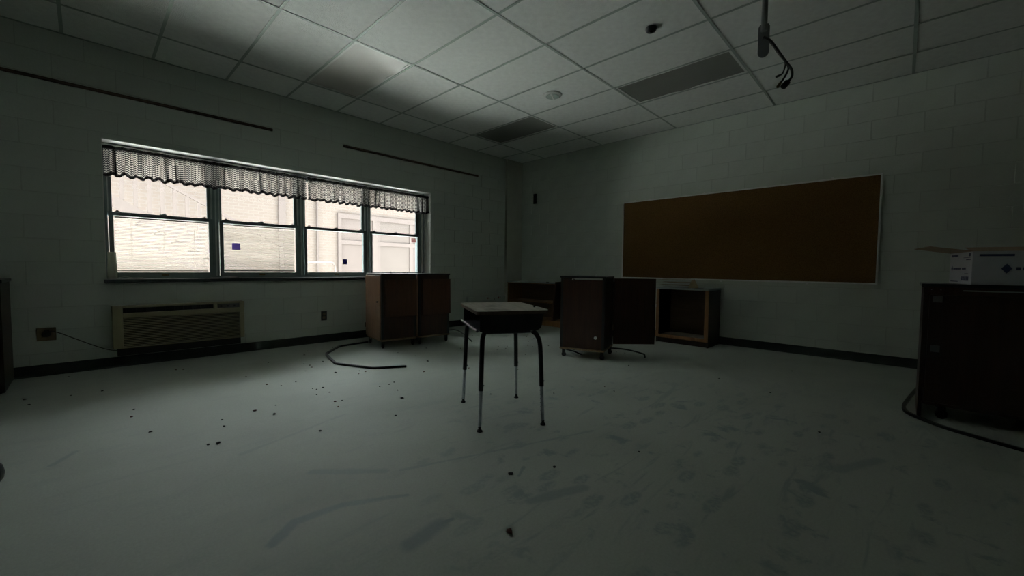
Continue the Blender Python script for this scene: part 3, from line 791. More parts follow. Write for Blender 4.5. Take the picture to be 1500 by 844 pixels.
# things on the sill
t = thing('plastic_roll', 'pale translucent plastic sheet rolled up and standing in the left corner of the sill', 'roll', (0.186, Y0+0.095, WZ0+0.0075))
MB().lathe([(0.036, 0), (0.037, 0.05), (0.032, 0.16), (0.029, 0.262), (0.026, 0.262), (0.029, 0.16), (0.033, 0.05), (0.033, 0.002)], seg=20).build('rolled_sheet', M['roll'], t, smooth=True)
MB().tube(bez([(0.02, -0.02, 0.006), (0.09, -0.04, 0.020), (0.15, -0.03, 0.008), (0.22, -0.04, 0.012)], 5), 0.006, 6, flat=(0.03, 0.002)).build('loose_tail', M['roll'], t)
o = MB().box(-0.062, 0.062, -0.055, 0.055, 0, 0.003, 0.0008).build('paper_sheet', M['paper'], None, (1.035, Y0+0.035, WZ0+0.0075), (0.03, 0.02, 0.25)); tag(o, 'pale stiff sheet lying flat on the sill under the first mullion', 'sheet')
o = MB().prism([(-0.085, -0.05), (0.09, -0.055), (0.075, 0.05), (-0.06, 0.045)], 0, 0.006, None, 0.001).build('cardboard_piece', M['black_paint'], None, (1.115, Y0-0.006, WZ0+0.0135), (0.09, -0.02, -0.06)); tag(o, 'dark flat board piece overhanging the sill edge under the second window', 'board')

# map rails on the window wall
def rail(x0, x1, z, label):
    t = thing('map_rail', label, 'rail', (x0, Y0, z))
    MB().box(0, x1-x0, -0.016, -0.0005, -0.014, 0.014, 0.002).build('rail_strip', M['rail'], t)
    MB().box(0.001, x1-x0-0.001, -0.019, -0.0162, -0.005, 0.006).build('cork_insert', M['oak_in'], t)
    return t
rail(-2.0, 1.588, 2.612, 'long brown wooden map rail high on the wall above the left of the window')
rail(2.441, 4.837, 2.615, 'shorter brown wooden map rail high on the wall nearer the corner')

# wall air conditioner
t = thing('wall_air_conditioner', 'beige through-wall air conditioner with louvred grille low under the window', 'air conditioner', (0.165, Y0, 0))
W_, D_, Z0_, Z1_ = 1.072, 0.115, 0.190, 0.600
m_ = MB()
vt = [(0, -0.0005), (W_, -0.0005), (W_, -D_+0.02), (W_-0.02, -D_), (0.02, -D_), (0, -D_+0.02)]
fr = M['ac']
MB().box(0.0, W_, -D_+0.035, -0.001, Z0_, Z1_, 0.006).build('cabinet_shell', fr, t)
# front bezel built from members around the openings
m_ = MB()
y0, y1 = -D_, -D_+0.034
m_.box(0, 0.075, y0, y1, Z0_, Z1_, 0.006); m_.box(W_-0.045, W_, y0, y1, Z0_, Z1_, 0.006)
m_.box(0.070, W_-0.040, y0, y1, 0.480, 0.532, 0.006); m_.box(0.070, W_-0.040, y0, y1, 0.578, Z1_, 0.006)
m_.box(0.790, 0.822, y0, y1, 0.525, 0.585, 0.004); m_.box(0.070, W_-0.040, y0, y1, Z0_, 0.200, 0.003)
m_.build('bezel', fr, t)
MB().box(0.072, 0.795, y1-0.004, y1+0.002, 0.528, 0.580).build('discharge_opening', M['ac_dark'], t)
for k in range(10): 
    xx = 0.10+k*0.072; MB().box(xx, xx+0.003, y0+0.012, y1-0.002, 0.530, 0.580).build('vane', M['ac_dark'], t)
MB().box(0.820, W_-0.043, y1-0.014, y1-0.004, 0.530, 0.580).build('control_panel', mat('control_panel', (0.10, 0.095, 0.09), 0.4), t)
for k in range(3): MB().lathe([(0.011, 0), (0.009, 0.010)], seg=12, mat=Matrix.Translation((0.860+k*0.06, y1-0.014, 0.553)) @ Matrix.Rotation(PI/2, 4, 'X')).build('knob', M['ac_dark'], t)
MB().box(0.074, W_-0.044, y1-0.003, y1+0.002, 0.198, 0.482).build('grille_backing', M['ac_dark'], t)
lm = MB().box(0, W_-0.118, -0.006, 0.006, -0.0032, 0.0032, 0.001, Matrix.Rotation(0.35, 4, 'X')).mesh('louver_slat', fr)
for k in range(17): add('louver_slat', lm, t, (0.0745, y0+0.014, 0.211+k*0.0163))
MB().box(0.03, W_-0.03, -D_+0.05, -0.001, 0.115, Z0_-0.0005).build('wall_sleeve', M['ac_dark'], t)

# power cord and outlets
t = thing('wall_outlet', 'square dark brown outlet plate at the far left with a cord plugged in', 'outlet', (-0.253, Y0, 0.372))
MB().box(-0.058, 0.058, -0.008, -0.0005, -0.058, 0.058, 0.002).build('cover_plate', M['outlet'], t)
MB().lathe([(0.028, 0), (0.026, 0.004)], seg=18, mat=Matrix.Translation((0, -0.008, 0)) @ Matrix.Rotation(PI/2, 4, 'X')).build('receptacle', M['outlet_d'], t)
t = thing('power_cord', 'thin dark power cord sagging from left wall outlet to the air conditioner', 'cord', (-0.22, Y0-0.02, 0))
MB().tube(bez([(-0.03, 0.008, 0.395), (0.03, -0.005, 0.385), (0.13, 0.0, 0.32), (0.26, 0.0, 0.235), (0.36, 0.0, 0.180), (0.44, -0.01, 0.165)], 6), 0.004, 8).build('cord', M['outlet_d'], t, smooth=True)
MB().box(-0.045, -0.015, 0.000, 0.0118, 0.375, 0.410, 0.003).build('plug', M['outlet_d'], t)
t = thing('wall_outlet', 'upright duplex outlet plate on the wall between air conditioner and wooden carts', 'outlet', (2.160, Y0, 0.352))
MB().box(-0.037, 0.037, -0.007, -0.0005, -0.060, 0.060, 0.002).build('cover_plate', mat('outlet_black', (0.035, 0.035, 0.035), 0.4), t)
for s_ in (-0.022, 0.022): MB().box(-0.017, 0.017, -0.0095, -0.0068, s_-0.016, s_+0.016, 0.003).build('receptacle', M['outlet'], t)
t = thing('wall_raceway', 'low metal raceway strip with red receptacles on the wall by the corner bookcase', 'raceway', (4.585, Y0, 0.452))
MB().box(0, 0.93, -0.045, -0.0005, -0.04, 0.04, 0.004).build('raceway_channel', M['plaster'], t)
for px in (0.46, 0.50, 0.745, 0.785): MB().box(px-0.010, px+0.010, -0.0475, -0.0448, -0.016, 0.018, 0.001).build('receptacle', M['red_out'], t)
for px in (0.63,): MB().box(px-0.012, px+0.012, -0.047, -0.0448, -0.030, -0.012, 0.001).build('switch', M['outlet_d'], t)
t = thing('wall_bracket', 'small black upright speaker bracket high on the cork board wall near the corner', 'bracket', (X0, 5.094, 2.318))
MB().box(-0.035, -0.0005, -0.036, 0.036, -0.095, 0.095, 0.006).build('bracket_body', M['black_paint'], t)
MB().box(-0.048, -0.0352, -0.018, 0.018, -0.060, 0.060, 0.004).build('face_plate', M['black_lam'], t)

# ---------------------------------------------------------------- cork board
t = thing('bulletin_board', 'long brown cork bulletin board in thin aluminium frame on the right wall', 'bulletin board', (X0, 1.730, 1.4625))
hw, hh = 1.530, 0.600
MB().box(-0.012, -0.001, -hw+0.010, hw-0.010, -hh+0.010, hh-0.010).build('cork_panel', M['cork'], t)
for nm, a in (('frame_top', (-hw, hw, hh-0.018, hh)), ('frame_bottom', (-hw, hw, -hh, -hh+0.018)), ('frame_side', (-hw, -hw+0.018, -hh+0.018, hh-0.018)), ('frame_side', (hw-0.018, hw, -hh+0.018, hh-0.018))):
    MB().box(-0.020, -0.0005, a[0], a[1], a[2], a[3], 0.002).build(nm, M['alu'], t)
for yy, zz, up in ((1.33, hh, 1), (0.30, hh, 1), (-1.1, hh, 1), (0.05, -hh, -1), (-0.9, -hh, -1)):
    MB().box(-0.010, -0.0006, yy-0.010, yy+0.010, min(zz, zz+up*0.016), max(zz, zz+up*0.016), 0.001).build('mounting_clip', M['alu'], t)

# ---------------------------------------------------------------- student desk
ang = math.atan2(0.872, 0.49)
t = thing('student_desk', 'small open-front school desk with worn pale top and black steel book box', 'desk', (1.962, 1.980, 0), ang)
# local +X away from the camera, +Y to the open side
def rrect(hx, hy, r, n_=6):
    P = []
    for cx, cy, a0 in ((hx-r, hy-r, 0), (-hx+r, hy-r, PI/2), (-hx+r, -hy+r, PI), (hx-r, -hy+r, 3*PI/2)):
        for k in range(n_+1): a = a0+PI/2*k/n_; P.append((cx+r*math.cos(a), cy+r*math.sin(a)))
    return P
MB().prism(rrect(0.305, 0.232, 0.028), 0.7385, 0.742, None, 0.001).build('desktop', M['desktop'], t)
MB().prism(rrect(0.303, 0.230, 0.027), 0.7185, 0.7384).build('edge_band', wood('desk_core', (0.10, 0.07, 0.05), (0.17, 0.12, 0.085), 0.6, 0), t)
# book box: side profile (y, z) extruded along x, open towards +Y
zb, zt2 = 0.612, 0.7184
th = 0.0025
bx = 0.270
prof = [(0.203, zb+0.001), (0.190, zb), (-0.165, zb), (-0.185, zb+0.010), (-0.194, zb+0.026), (-0.208, zt2)]
def shell(prof, th, x0, x1):
    m_ = MB(); outer = prof; inner = []
    for i, (y, z) in enumerate(prof):
        a = Vector(prof[max(0, i-1)]); c = Vector(prof[min(len(prof)-1, i+1)]); tg = (c-a).normalized(); n_ = Vector((-tg.y, tg.x))
        if n_.dot(Vector((0, zb+0.05)) - Vector((y, z))) < 0: n_ = -n_
        inner.append((y+n_.x*th, z+n_.y*th))
    ring = outer + inner[::-1]
    A = [m_.bm.verts.new((x0, y, z)) for y, z in ring]; B = [m_.bm.verts.new((x1, y, z)) for y, z in ring]; k = len(ring)
    for i in range(k): m_.bm.faces.new((A[i], A[(i+1) % k], B[(i+1) % k], B[i]))
    m_.bm.faces.new(A[::-1]); m_.bm.faces.new(B)
    return m_
shell(prof, th, -bx, bx).build('book_box', M['black_paint'], t)
for s_ in (-1, 1):
    poly = [(-0.208, zt2), (-0.194, zb+0.024), (-0.185, zb+0.009), (-0.165, zb-0.001), (0.203, zb-0.001), (0.203, zt2)]
    mt = Matrix(((0, 0, 1, 0), (1, 0, 0, 0), (0, 1, 0, 0), (0, 0, 0, 1)))
    MB().prism(poly, s_*bx-0.0015, s_*bx+0.0015, mt).build('side_panel', M['black_paint'], t)
    MB().box(s_*bx-0.003, s_*bx+0.003, 0.2005, 0.2065, zb, zt2, 0.001).build('side_flange', M['black_lam'], t)
# rolled tray lip proud of the open side
MB().tube([(-bx+0.002, 0.222, zb+0.004), (bx-0.002, 0.222, zb+0.004)], 0.009, 10).build('tray_lip', mat('scuffed_steel', (0.10, 0.115, 0.13), 0.35, 0.4, var=0.3, scale=30), t, smooth=True)
MB().box(-bx+0.002, bx-0.002, 0.120, 0.216, zb+0.0028, zb+0.0045).build('tray_floor', mat('worn_tray', (0.06, 0.07, 0.085), 0.4, 0.3, var=0.3, scale=25), t)
# four legs: bent black upper tube with a chrome adjustable insert and a glide
for sx in (-1, 1):
    MB().tube([(sx*0.250, -0.125, zb-0.008), (sx*0.250, 0.172, zb-0.008)], 0.0125, 10).build('leg_rail', M['black_paint'], t, smooth=True)
    for sy in (-1, 1):
        foot = Vector((sx*0.284, sy*0.207, 0.0))
        tp = Vector((sx*0.250, 0.172 if sy > 0 else -0.140, zb-0.008))
        md = Vector((sx*0.262, sy*(0.190), 0.50))
        md0 = Vector((sx*0.253, 0.184 if sy > 0 else -0.172, zb-0.040))
        kn = md + (foot-md)*0.50
        up = bez([tp, md0, md, kn], 8)
        lg = MB().tube(up, 0.0152, 12).build('leg', M['black_paint'], t, smooth=True)
        dr = (foot-kn).normalized(); fe = foot - dr*0.030
        MB().tube([kn - dr*0.03, fe], 0.0112, 12).build('leg_insert', M['chrome'], lg, smooth=True)
        for q in range(7):
            c = kn + dr*(0.028+q*0.026); nrm = Vector((-sx*0.0, -1.0, 0)).normalized()
            side = -1 if sy > 0 else 1
            MB().lathe([(0.0034, 0.0), (0.0034, 0.0012)], seg=8, mat=Matrix.Translation(c+Vector((0, side*0.0108, 0))) @ Matrix.Rotation(-side*PI/2, 4, 'X')).build('adjustment_hole', M['black_rubber'], lg) if (sx < 0 and sy < 0) else None
        MB().lathe([(0.017, 0.0), (0.018, 0.006), (0.012, 0.013), (0.008, 0.018), (0.011, 0.032)], (foot.x, foot.y, 0.0006), 14).build('foot_glide', M['black_rubber'], lg, smooth=True)
        MB().lathe([(0.004, 0.0), (0.004, 0.006)], seg=8, mat=Matrix.Translation(kn - dr*0.03 + Vector((0, -0.0142, 0))) @ Matrix.Rotation(PI/2, 4, 'X')).build('set_screw', M['black_paint'], lg)
o = MB().lathe([(0.004, 0), (0.007, 0.004), (0.006, 0.009), (0.002, 0.012)], seg=7).build('paint_chip', M['crumb_b'], None, (2.067, 1.772, 0.7422)); tag(o, 'small dark chip lying on the pale desktop near its right edge', 'debris')

# ---------------------------------------------------------------- rolling wooden carts
def cart(label, loc, rz, group=None, flap_tilt=0.0, door=0.0, foot=None, top_items=(), W_=0.450, gap=False, hole=False, flap_off=0.006, door_mat='wood_red'):
    """footprint W x D, flap on -Y, hinged door on -X (hinge at the back)"""
    D_, Z0_, Z1_ = 0.500, 0.112, 0.900
    t = thing('rolling_cart', label, 'cart', loc, rz, group)
    w2, d2 = W_/2, D_/2
    for sx in (-1, 1):
        for sy in (-1, 1):
            xa = sx*w2 - (0.028 if sx > 0 else 0); ya = sy*d2 - (0.028 if sy > 0 else 0)
            MB().box(xa, xa+0.028, ya, ya+0.028, Z0_, Z1_).build('corner_post', M['black_lam'], t)
    MB().box(-w2-0.006, w2+0.006, -d2-0.010, d2+0.006, Z1_, Z1_+0.020, 0.002).build('top_board', M['black_lam'], t)
    MB().box(-w2-0.004, w2+0.004, -d2-0.006, d2+0.004, Z0_-0.020, Z0_-0.0005, 0.002).build('bottom_board', M['ply'], t)
    # flap side: top rail, recessed lower panel, proud flap
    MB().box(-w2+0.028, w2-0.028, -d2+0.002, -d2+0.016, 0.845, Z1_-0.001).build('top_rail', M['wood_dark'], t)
    MB().box(-w2+0.028, w2-0.028, -d2+0.004, -d2+0.018, Z0_, 0.845).build('lower_panel', M['wood_red_shaded'], t)
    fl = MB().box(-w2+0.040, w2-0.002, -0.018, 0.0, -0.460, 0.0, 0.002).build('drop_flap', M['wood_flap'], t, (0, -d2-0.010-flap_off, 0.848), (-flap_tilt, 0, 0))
    for xx in (-w2+0.08, w2-0.08): MB().box(xx-0.012, xx+0.012, -d2-0.010-flap_off, -d2+0.003, 0.800, 0.815).build('flap_bracket', M['black_paint'], t)
    # far side (+Y) panel and +X panel
    MB().box(-w2+0.028, w2-0.028, d2-0.016, d2-0.004, Z0_, Z1_-0.001).build('back_panel', M['wood_dark'], t)
    zt_ = Z1_-0.022 if gap else Z1_-0.001
    m_ = MB().box(w2-0.012, w2-0.001, -d2+0.028, d2-0.028, Z0_, zt_)
    m_.build('side_panel', M['wood_red_shaded'], t)
    if gap:
        MB().box(w2-0.012, w2-0.001, -d2+0.028, -0.095, Z1_-0.0215, Z1_-0.001).build('filler_strip', M['wood_dark'], t)
        MB().box(w2-0.010, w2-0.001, -0.12, d2-0.030, Z1_-0.013, Z1_-0.0045).build('gap_light_strip', M['white_metal'], t)  # white strip stands in for the bright wall seen through the gap
        MB().box(w2-0.010, w2+0.0005, -0.12, -0.105, Z1_-0.026, Z1_-0.0102).build('strip_tab', M['white_metal'], t)
    if hole:
        g = MB().lathe([(0.017, 0.0), (0.017, 0.004), (0.012, 0.005)], seg=18, mat=Matrix.Translation((w2-0.0012, d2-0.095, 0.245)) @ Matrix.Rotation(PI/2, 4, 'Y')).build('cable_grommet', M['alu'], t, smooth=True)  # solid bright disk, also standing in for lit floor seen through the hole
    # shelf inside
    MB().box(-w2+0.014, w2-0.014, -d2+0.020, d2-0.020, 0.500, 0.515).build('shelf', M['wood_dark'], t)
    # door on -X, hinge line at (+Y) back corner
    dm = MB()
    dm.box(-0.017, -0.0006, -D_+0.006, -0.004, 0, Z1_-Z0_-0.010, 0.002)
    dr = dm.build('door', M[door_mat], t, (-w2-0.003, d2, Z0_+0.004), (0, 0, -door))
    MB().box(-0.0005, 0.0016, -D_+0.012, -0.010, 0.006, Z1_-Z0_-0.016).build('door_shade_lining', M['wood_dark'], dr)  # dark sheet added to keep the door's inner face looking shaded
    MB().lathe([(0.006, 0), (0.006, 0.010), (0.012, 0.014), (0.012, 0.020), (0.008, 0.023)], seg=14, mat=Matrix.Translation((-0.017, -D_+0.045, 0.46)) @ Matrix.Rotation(-PI/2, 4, 'Y')).build('knob', M['black_paint'], dr, smooth=True)
    for zz in (0.10, 0.68): MB().box(-0.021, 0.001, -0.006, 0.012, zz, zz+0.060, 0.002).build('hinge', M['black_paint'], dr)
    # casters
    for sx in (-1, 1):
        for sy in (-1, 1):
            cx, cy_ = sx*(w2-0.030), sy*(d2-0.030)
            c = MB()
            c.box(cx-0.022, cx+0.022, cy_-0.022, cy_+0.022, Z0_-0.024, Z0_-0.0205)
            c.box(cx-0.015, cx-0.012, cy_-0.012, cy_+0.018, 0.022, Z0_-0.024); c.box(cx+0.012, cx+0.015, cy_-0.012, cy_+0.018, 0.022, Z0_-0.024)
            c = c.build('caster', M['black_paint'], t)
            MB().lathe([(0.020, -0.010), (0.0262, -0.006), (0.0262, 0.006), (0.020, 0.010)], seg=18, mat=Matrix.Translation((cx, cy_+0.006, 0.0268)) @ Matrix.Rotation(PI/2, 4, 'Y')).build('wheel', M['black_rubber'], c, smooth=True)
    for (x, y, kind) in top_items:
        if kind == 'knob': MB().lathe([(0.004, 0), (0.004, 0.008), (0.011, 0.012), (0.011, 0.018), (0.006, 0.022)], (x, y, Z1_+0.020), 12).build('top_knob', M['black_paint'], t, smooth=True)
        else: MB().tube([(x+0.022*math.cos(PI*k/8), y, Z1_+0.020+0.018*math.sin(PI*k/8)) for k in range(9)], 0.003, 6).build('top_latch', M['alu'], t)
    if foot:
        MB().tube(bez([Vector(p) for p in foot], 6), 0.009, 8).build('outrigger_bar', M['black_paint'], t, smooth=True)
    return t
ra = -0.135
ex, ey = Vector((math.cos(ra), math.sin(ra), 0)), Vector((-math.sin(ra), math.cos(ra), 0))
FL = Vector((2.462, 4.548, 0))
cA = FL + ex*0.231 + ey*0.25
cB = FL + ex*(0.231+0.486) + ey*0.25
cart('brown veneer rolling cart with closed side door and knob, under the window end', cA, ra, 'brown veneer carts by the window', 0.012, 0.0, None,
     [(0.02, 0.05, 'knob'), (0.20, -0.05, 'latch')])
mB = (Matrix.Translation(cB) @ Matrix.Rotation(ra, 4, 'Z')).inverted()
footB = [mB @ Vector(p) for p in ((3.28, 4.72, 0.085), (3.62, 4.76, 0.09), (3.74, 4.70, 0.085), (3.70, 4.48, 0.055), (3.60, 4.21, 0.018), (3.585, 4.17, 0.010))]
cart('brown veneer rolling cart standing between its twin cart and the school desk', cB, ra, 'brown veneer carts by the window', 0.02, 0.0, footB, [(-0.02, 0.06, 'knob'), (0.10, 0.0, 'latch')])
r2c = math.atan2(-0.311, -0.951)
c2 = Vector((4.020, 2.632, 0))
m2 = (Matrix.Translation(c2) @ Matrix.Rotation(r2c, 4, 'Z')).inverted()
foot2 = [m2 @ Vector(p) for p in ((4.02, 2.66, 0.075), (4.22, 2.48, 0.078), (4.34, 2.31, 0.068), (4.345, 2.105, 0.050), (4.335, 2.070, 0.036), (4.335, 2.066, 0.010))]
c2o = cart('brown veneer rolling cart with its door swung wide open, right of the desk', c2, r2c, None, 0.10, math.radians(154), foot2, [(0.10, 0.12, 'latch')], 0.447, True, True, 0.045, 'wood_red_shaded')
MB().tube([m2 @ Vector(p) for p in ((3.80, 2.82, 0.082), (3.90, 2.72, 0.045), (3.955, 2.66, 0.010))], 0.008, 8).build('outrigger_bar', M['black_paint'], c2o, smooth=True)

# ---------------------------------------------------------------- bookcase in the corner
t = thing('low_bookcase', 'long low wooden bookcase with grey top along the wall under the corner', 'bookcase', (5.560, 2.90, 0))
L_ = Y0-0.054-2.90; Dp = X0-5.560-0.007
MB().box(-0.012, Dp, 0, L_, 0.727, 0.755, 0.003).build('top', M['lam_grey'], t)
MB().box(-0.014, -0.0125, 0, L_, 0.728, 0.740).build('top_edging', M['oak'], t)
for yy in (0.0, L_/2-0.01, L_-0.020): MB().box(0, Dp-0.01, yy, yy+0.020, 0, 0.7265, 0.001).build('end_panel', M['oak'], t)
MB().box(Dp-0.010, Dp-0.001, 0, L_, 0, 0.7265).build('back_board', M['oak_in'], t)
for ya, yb in ((0.021, L_/2-0.011), (L_/2+0.011, L_-0.021)):
    MB().box(0.010, Dp-0.0105, ya, yb, 0.395, 0.414, 0.001).build('shelf', M['oak'], t)
    MB().box(0.010, Dp-0.0105, ya, yb, 0.082, 0.100, 0.001).build('shelf', M['oak'], t)
    MB().box(0.008, 0.024, ya, yb, 0.001, 0.0815).build('toe_board', M['oak'], t)
for (yy, xx, s_, nm) in ((4.55, 5.66, 0.03, 'left'), (4.30, 5.70, 0.05, 'right')):
    o = MB().prism([(-s_, -0.02), (s_, -0.014), (s_*0.7, 0.018), (-s_*0.6, 0.02)], 0, 0.010, None, 0.002).build('plaster_scrap', M['crumb_b'], None, (xx, yy, 0.7555), (0, 0, 0.9))
    tag(o, 'small dark scrap on the %s of the grey bookcase top' % ('far end' if nm == 'left' else 'near end'), 'scrap')

# ---------------------------------------------------------------- open base cabinet
t = thing('base_cabinet', 'open-fronted wooden base cabinet without door under the cork board', 'cabinet', (5.475, 1.775, 0))
Wd, Dp, Ht = 0.690, X0-5.475-0.016, 0.760
MB().box(-0.006, Dp, -0.002, Wd+0.002, Ht-0.022, Ht, 0.002).build('top', M['lam_grey'], t)
MB().box(0.018, Dp-0.008, 0, 0.018, 0.0, Ht-0.0225, 0.001).build('side_panel', M['wood_dark'], t)
MB().box(0.018, Dp-0.008, Wd-0.018, Wd, 0.0, Ht-0.0225, 0.001).build('side_panel', M['wood_dark'], t)
MB().box(Dp-0.0075, Dp-0.001, 0, Wd, 0.0, Ht-0.0225).build('back_board', M['oak_in'], t)
MB().box(0.018, Dp-0.008, 0.0185, Wd-0.0185, 0.085, 0.100).build('floor_board', mat('lit_board', (0.34, 0.32, 0.28), 0.6, var=0.15), t)  # light falling on the cabinet floor put into its pale colour
MB().box(0.050, 0.064, 0.0185, Wd-0.0185, 0.001, 0.0845).build('toe_board', M['wood_dark'], t)
m_ = MB(); m_.box(0, 0.0175, 0, 0.045, 0.075, Ht-0.0225, 0.001); m_.box(0, 0.0175, Wd-0.042, Wd, 0.075, Ht-0.0225, 0.001)
m_.box(0, 0.0172, 0.0455, Wd-0.0425, 0.075, 0.118, 0.001)
m_.build('face_frame', M['oak'], t)
for zz in (0.165, 0.480, 0.700): MB().box(-0.008, 0.004, Wd-0.003, Wd+0.012, zz, zz+0.045, 0.002).build('hinge', M['alu'], t)
MB().box(0.10, 0.15, 0.12, 0.22, Ht, Ht+0.003).build('cutout_plate', M['black_paint'], t)

# folded kraft paper lying on it
def crumple(nx, ny, w_, h_, amp, seed, th=0.024):
    rnd = random.Random(seed); bm = bmesh.new()
    k = [(rnd.uniform(4, 16), rnd.uniform(4, 16), rnd.uniform(0, 6.28), rnd.uniform(0.3, 1)) for _ in range(6)]
    def z(x, y): return amp*sum(a*abs(math.sin(p*x+q*y+f)) for p, q, f, a in k)/3
    V = [[bm.verts.new((w_*(i/nx-0.5)+rnd.uniform(-.003, .003), h_*(j/ny-0.5)+rnd.uniform(-.003, .003), z(w_*i/nx, h_*j/ny))) for j in range(ny+1)] for i in range(nx+1)]
    for i in range(nx):
        for j in range(ny): bm.faces.new((V[i][j], V[i+1][j], V[i+1][j+1], V[i][j+1]))
    bmesh.ops.solidify(bm, geom=bm.faces[:], thickness=th)
    m_ = MB(); m_.bm.free(); m_.bm = bm; return m_
zt3 = 0.7605
for (x, y, z, w_, h_, a, sd_, rz, rx, lab) in (
        (5.69, 2.27, zt3+0.026, 0.40, 0.44, 0.009, 1, 0.05, 0.0, 'lowest broad fold of brown kraft paper on the base cabinet'),
        (5.67, 2.28, zt3+0.064, 0.34, 0.42, 0.010, 2, -0.06, 0.0, 'middle fold of brown kraft paper in the pile on the base cabinet'),
        (5.70, 2.31, zt3+0.103, 0.30, 0.36, 0.011, 3, 0.10, -0.03, 'upper fold of brown kraft paper in the pile behind the open cart door')):
    tag(crumple(9, 16, w_, h_, a, sd_).build('kraft_paper', M['kraft'], None, (x, y, z), (rx, 0, rz)), lab, 'paper', 'kraft paper pile on the base cabinet')
m_ = MB()
P = [(0, 0, 0), (0, -0.13, 0.010), (0.07, -0.10, 0.0), (0.05, 0.01, 0.0), (0.015, -0.075, 0.115), (0.03, -0.035, 0.105)]
V = [m_.bm.verts.new(p) for p in P]
for f in ((0, 1, 4), (0, 4, 5), (1, 2, 4), (2, 5, 4), (2, 3, 5), (3, 0, 5), (0, 3, 2, 1)): m_.bm.faces.new([V[i] for i in f])
tag(m_.build('kraft_paper', M['kraft'], None, (5.480, 2.040, zt3+0.003), (0, 0, 0.1)), 'peaked crumpled corner of kraft paper standing up at the right of the pile', 'paper', 'kraft paper pile on the base cabinet')

# ---------------------------------------------------------------- big dark cabinet at the right with carton
t = thing('storage_cabinet', 'large dark wooden storage cabinet at the right edge, carrying a white carton', 'cabinet', (3.955, -1.45, 0))
L_ = 1.345; Dp = 0.50; Zt = 0.926
MB().box(-0.015, Dp, -0.01, L_+0.012, Zt-0.022, Zt, 0.002).build('top', M['black_lam'], t)
MB().box(0, Dp-0.01, L_-0.020, L_, 0.004, Zt-0.0225, 0.001).build('end_panel', M['wood_dark'], t)
MB().box(0, Dp-0.01, 0, 0.020, 0.004, Zt-0.0225, 0.001).build('end_panel', M['wood_dark'], t)
MB().box(Dp-0.018, Dp-0.0105, 0.0205, L_-0.0205, 0.10, Zt-0.0225).build('back_board', M['wood_dark'], t)
MB().box(0.004, Dp-0.0185, 0.0205, L_-0.0205, 0.10, 0.118).build('bottom_board', M['wood_dark'], t)
MB().box(0.001, 0.016, 0.0205, L_-0.0205, Zt-0.072, Zt-0.0225).build('top_rail', M['wood_red_shaded'], t)
for k in range(2):
    ya = L_-0.022-(k+1)*0.655; dr = MB().box(-0.006, 0.012, ya, ya+0.648, 0.122, Zt-0.074, 0.002).build('door', M['wood_dark'], t)
    for zz in (Zt-0.125, Zt-0.46):
        if k == 0: MB().box(-0.010, -0.0062, L_-0.090, L_-0.045, zz, zz+0.045, 0.001).build('hinge_plate', M['bracket'], dr)
    MB().tube([(-0.030, ya+0.05+0.55*k, 0.50), (-0.030, ya+0.05+0.55*k, 0.60)], 0.004, 8).build('pull_handle', M['bracket'], dr)
MB().box(-0.004, 0.0008, L_-0.62, L_-0.18, Zt-0.046, Zt-0.038).build('light_strip', M['tee'], t)
for yy in (L_-0.036, L_-0.080): MB().lathe([(0.003, 0), (0.002, 0.002)], seg=8, mat=Matrix.Translation((0.0008, yy, Zt-0.040)) @ Matrix.Rotation(-PI/2, 4, 'Y')).build('screw', M['alu'], t)
for yy in (0.10, L_-0.12):
    for xx in (0.08, Dp-0.08):
        c = MB().box(xx-0.02, xx+0.02, yy-0.02, yy+0.02, 0.060, 0.0995).build('caster', M['black_paint'], t)
        MB().lathe([(0.026, -0.011), (0.032, -0.006), (0.032, 0.006), (0.026, 0.011)], seg=18, mat=Matrix.Translation((xx, yy, 0.0325)) @ Matrix.Rotation(PI/2, 4, 'Y')).build('wheel', M['black_rubber'], c, smooth=True)

# carton: local +X along its lit end (away from the camera), -Y along its long front
ca = math.atan2(0.077, 0.44)
t = thing('cardboard_carton', 'white cardboard carton with blue print and open flaps on the dark cabinet', 'carton', (3.975, -0.318, Zt+0.0006), ca)
cw, cl, ch = 0.430, 0.640, 0.214
m_ = MB()
m_.box(0, cw, -0.004, 0, 0, ch); m_.box(0, cw, -cl, -cl+0.004, 0, ch)
m_.box(0, 0.004, -cl+0.004, -0.004, 0, ch); m_.box(cw-0.004, cw, -cl+0.004, -0.004, 0, ch); m_.box(0.004, cw-0.004, -cl+0.004, -0.004, 0, 0.004)
m_.build('box_walls', M['carton'], t)
def flap(name, org, ax, out, ln, dep):
    org, ax, out = Vector(org), Vector(ax), Vector(out); n_ = ax.cross(out).normalized()*0.003
    m_ = MB(); q = [org, org+ax*ln, org+ax*(ln-0.01)+out*dep, org+ax*0.01+out*dep]
    V = [m_.bm.verts.new(p) for p in q] + [m_.bm.verts.new(p+n_) for p in q]
    for f in ((0, 1, 2, 3), (7, 6, 5, 4), (0, 4, 5, 1), (1, 5, 6, 2), (2, 6, 7, 3), (3, 7, 4, 0)): m_.bm.faces.new([V[i] for i in f])
    return m_.build(name, M['carton_in'], t)
flap('flap', (0, 0.001, ch), (1, 0, 0), (0, 0.985, 0.17), cw, 0.20)
flap('flap', (0.001, -cl, ch), (0, 1, 0), (0.95, 0, 0.17), cl, 0.20)
flap('flap', (cw-0.001, -cl, ch), (0, 1, 0), (-0.95, 0, 0.10), cl, 0.16)
def pr_(name, x0, x1, z0, z1):   # on the lit end, x counted from the far (left) edge
    MB().box(cw-x1, cw-x0, 0.0002, 0.0008, z0, z1).build(name, M['print'], t)
def pf_(name, y0, y1, z0, z1):
    MB().box(-0.0008, -0.0002, -y1, -y0, z0, z1).build(name, M['print'], t)
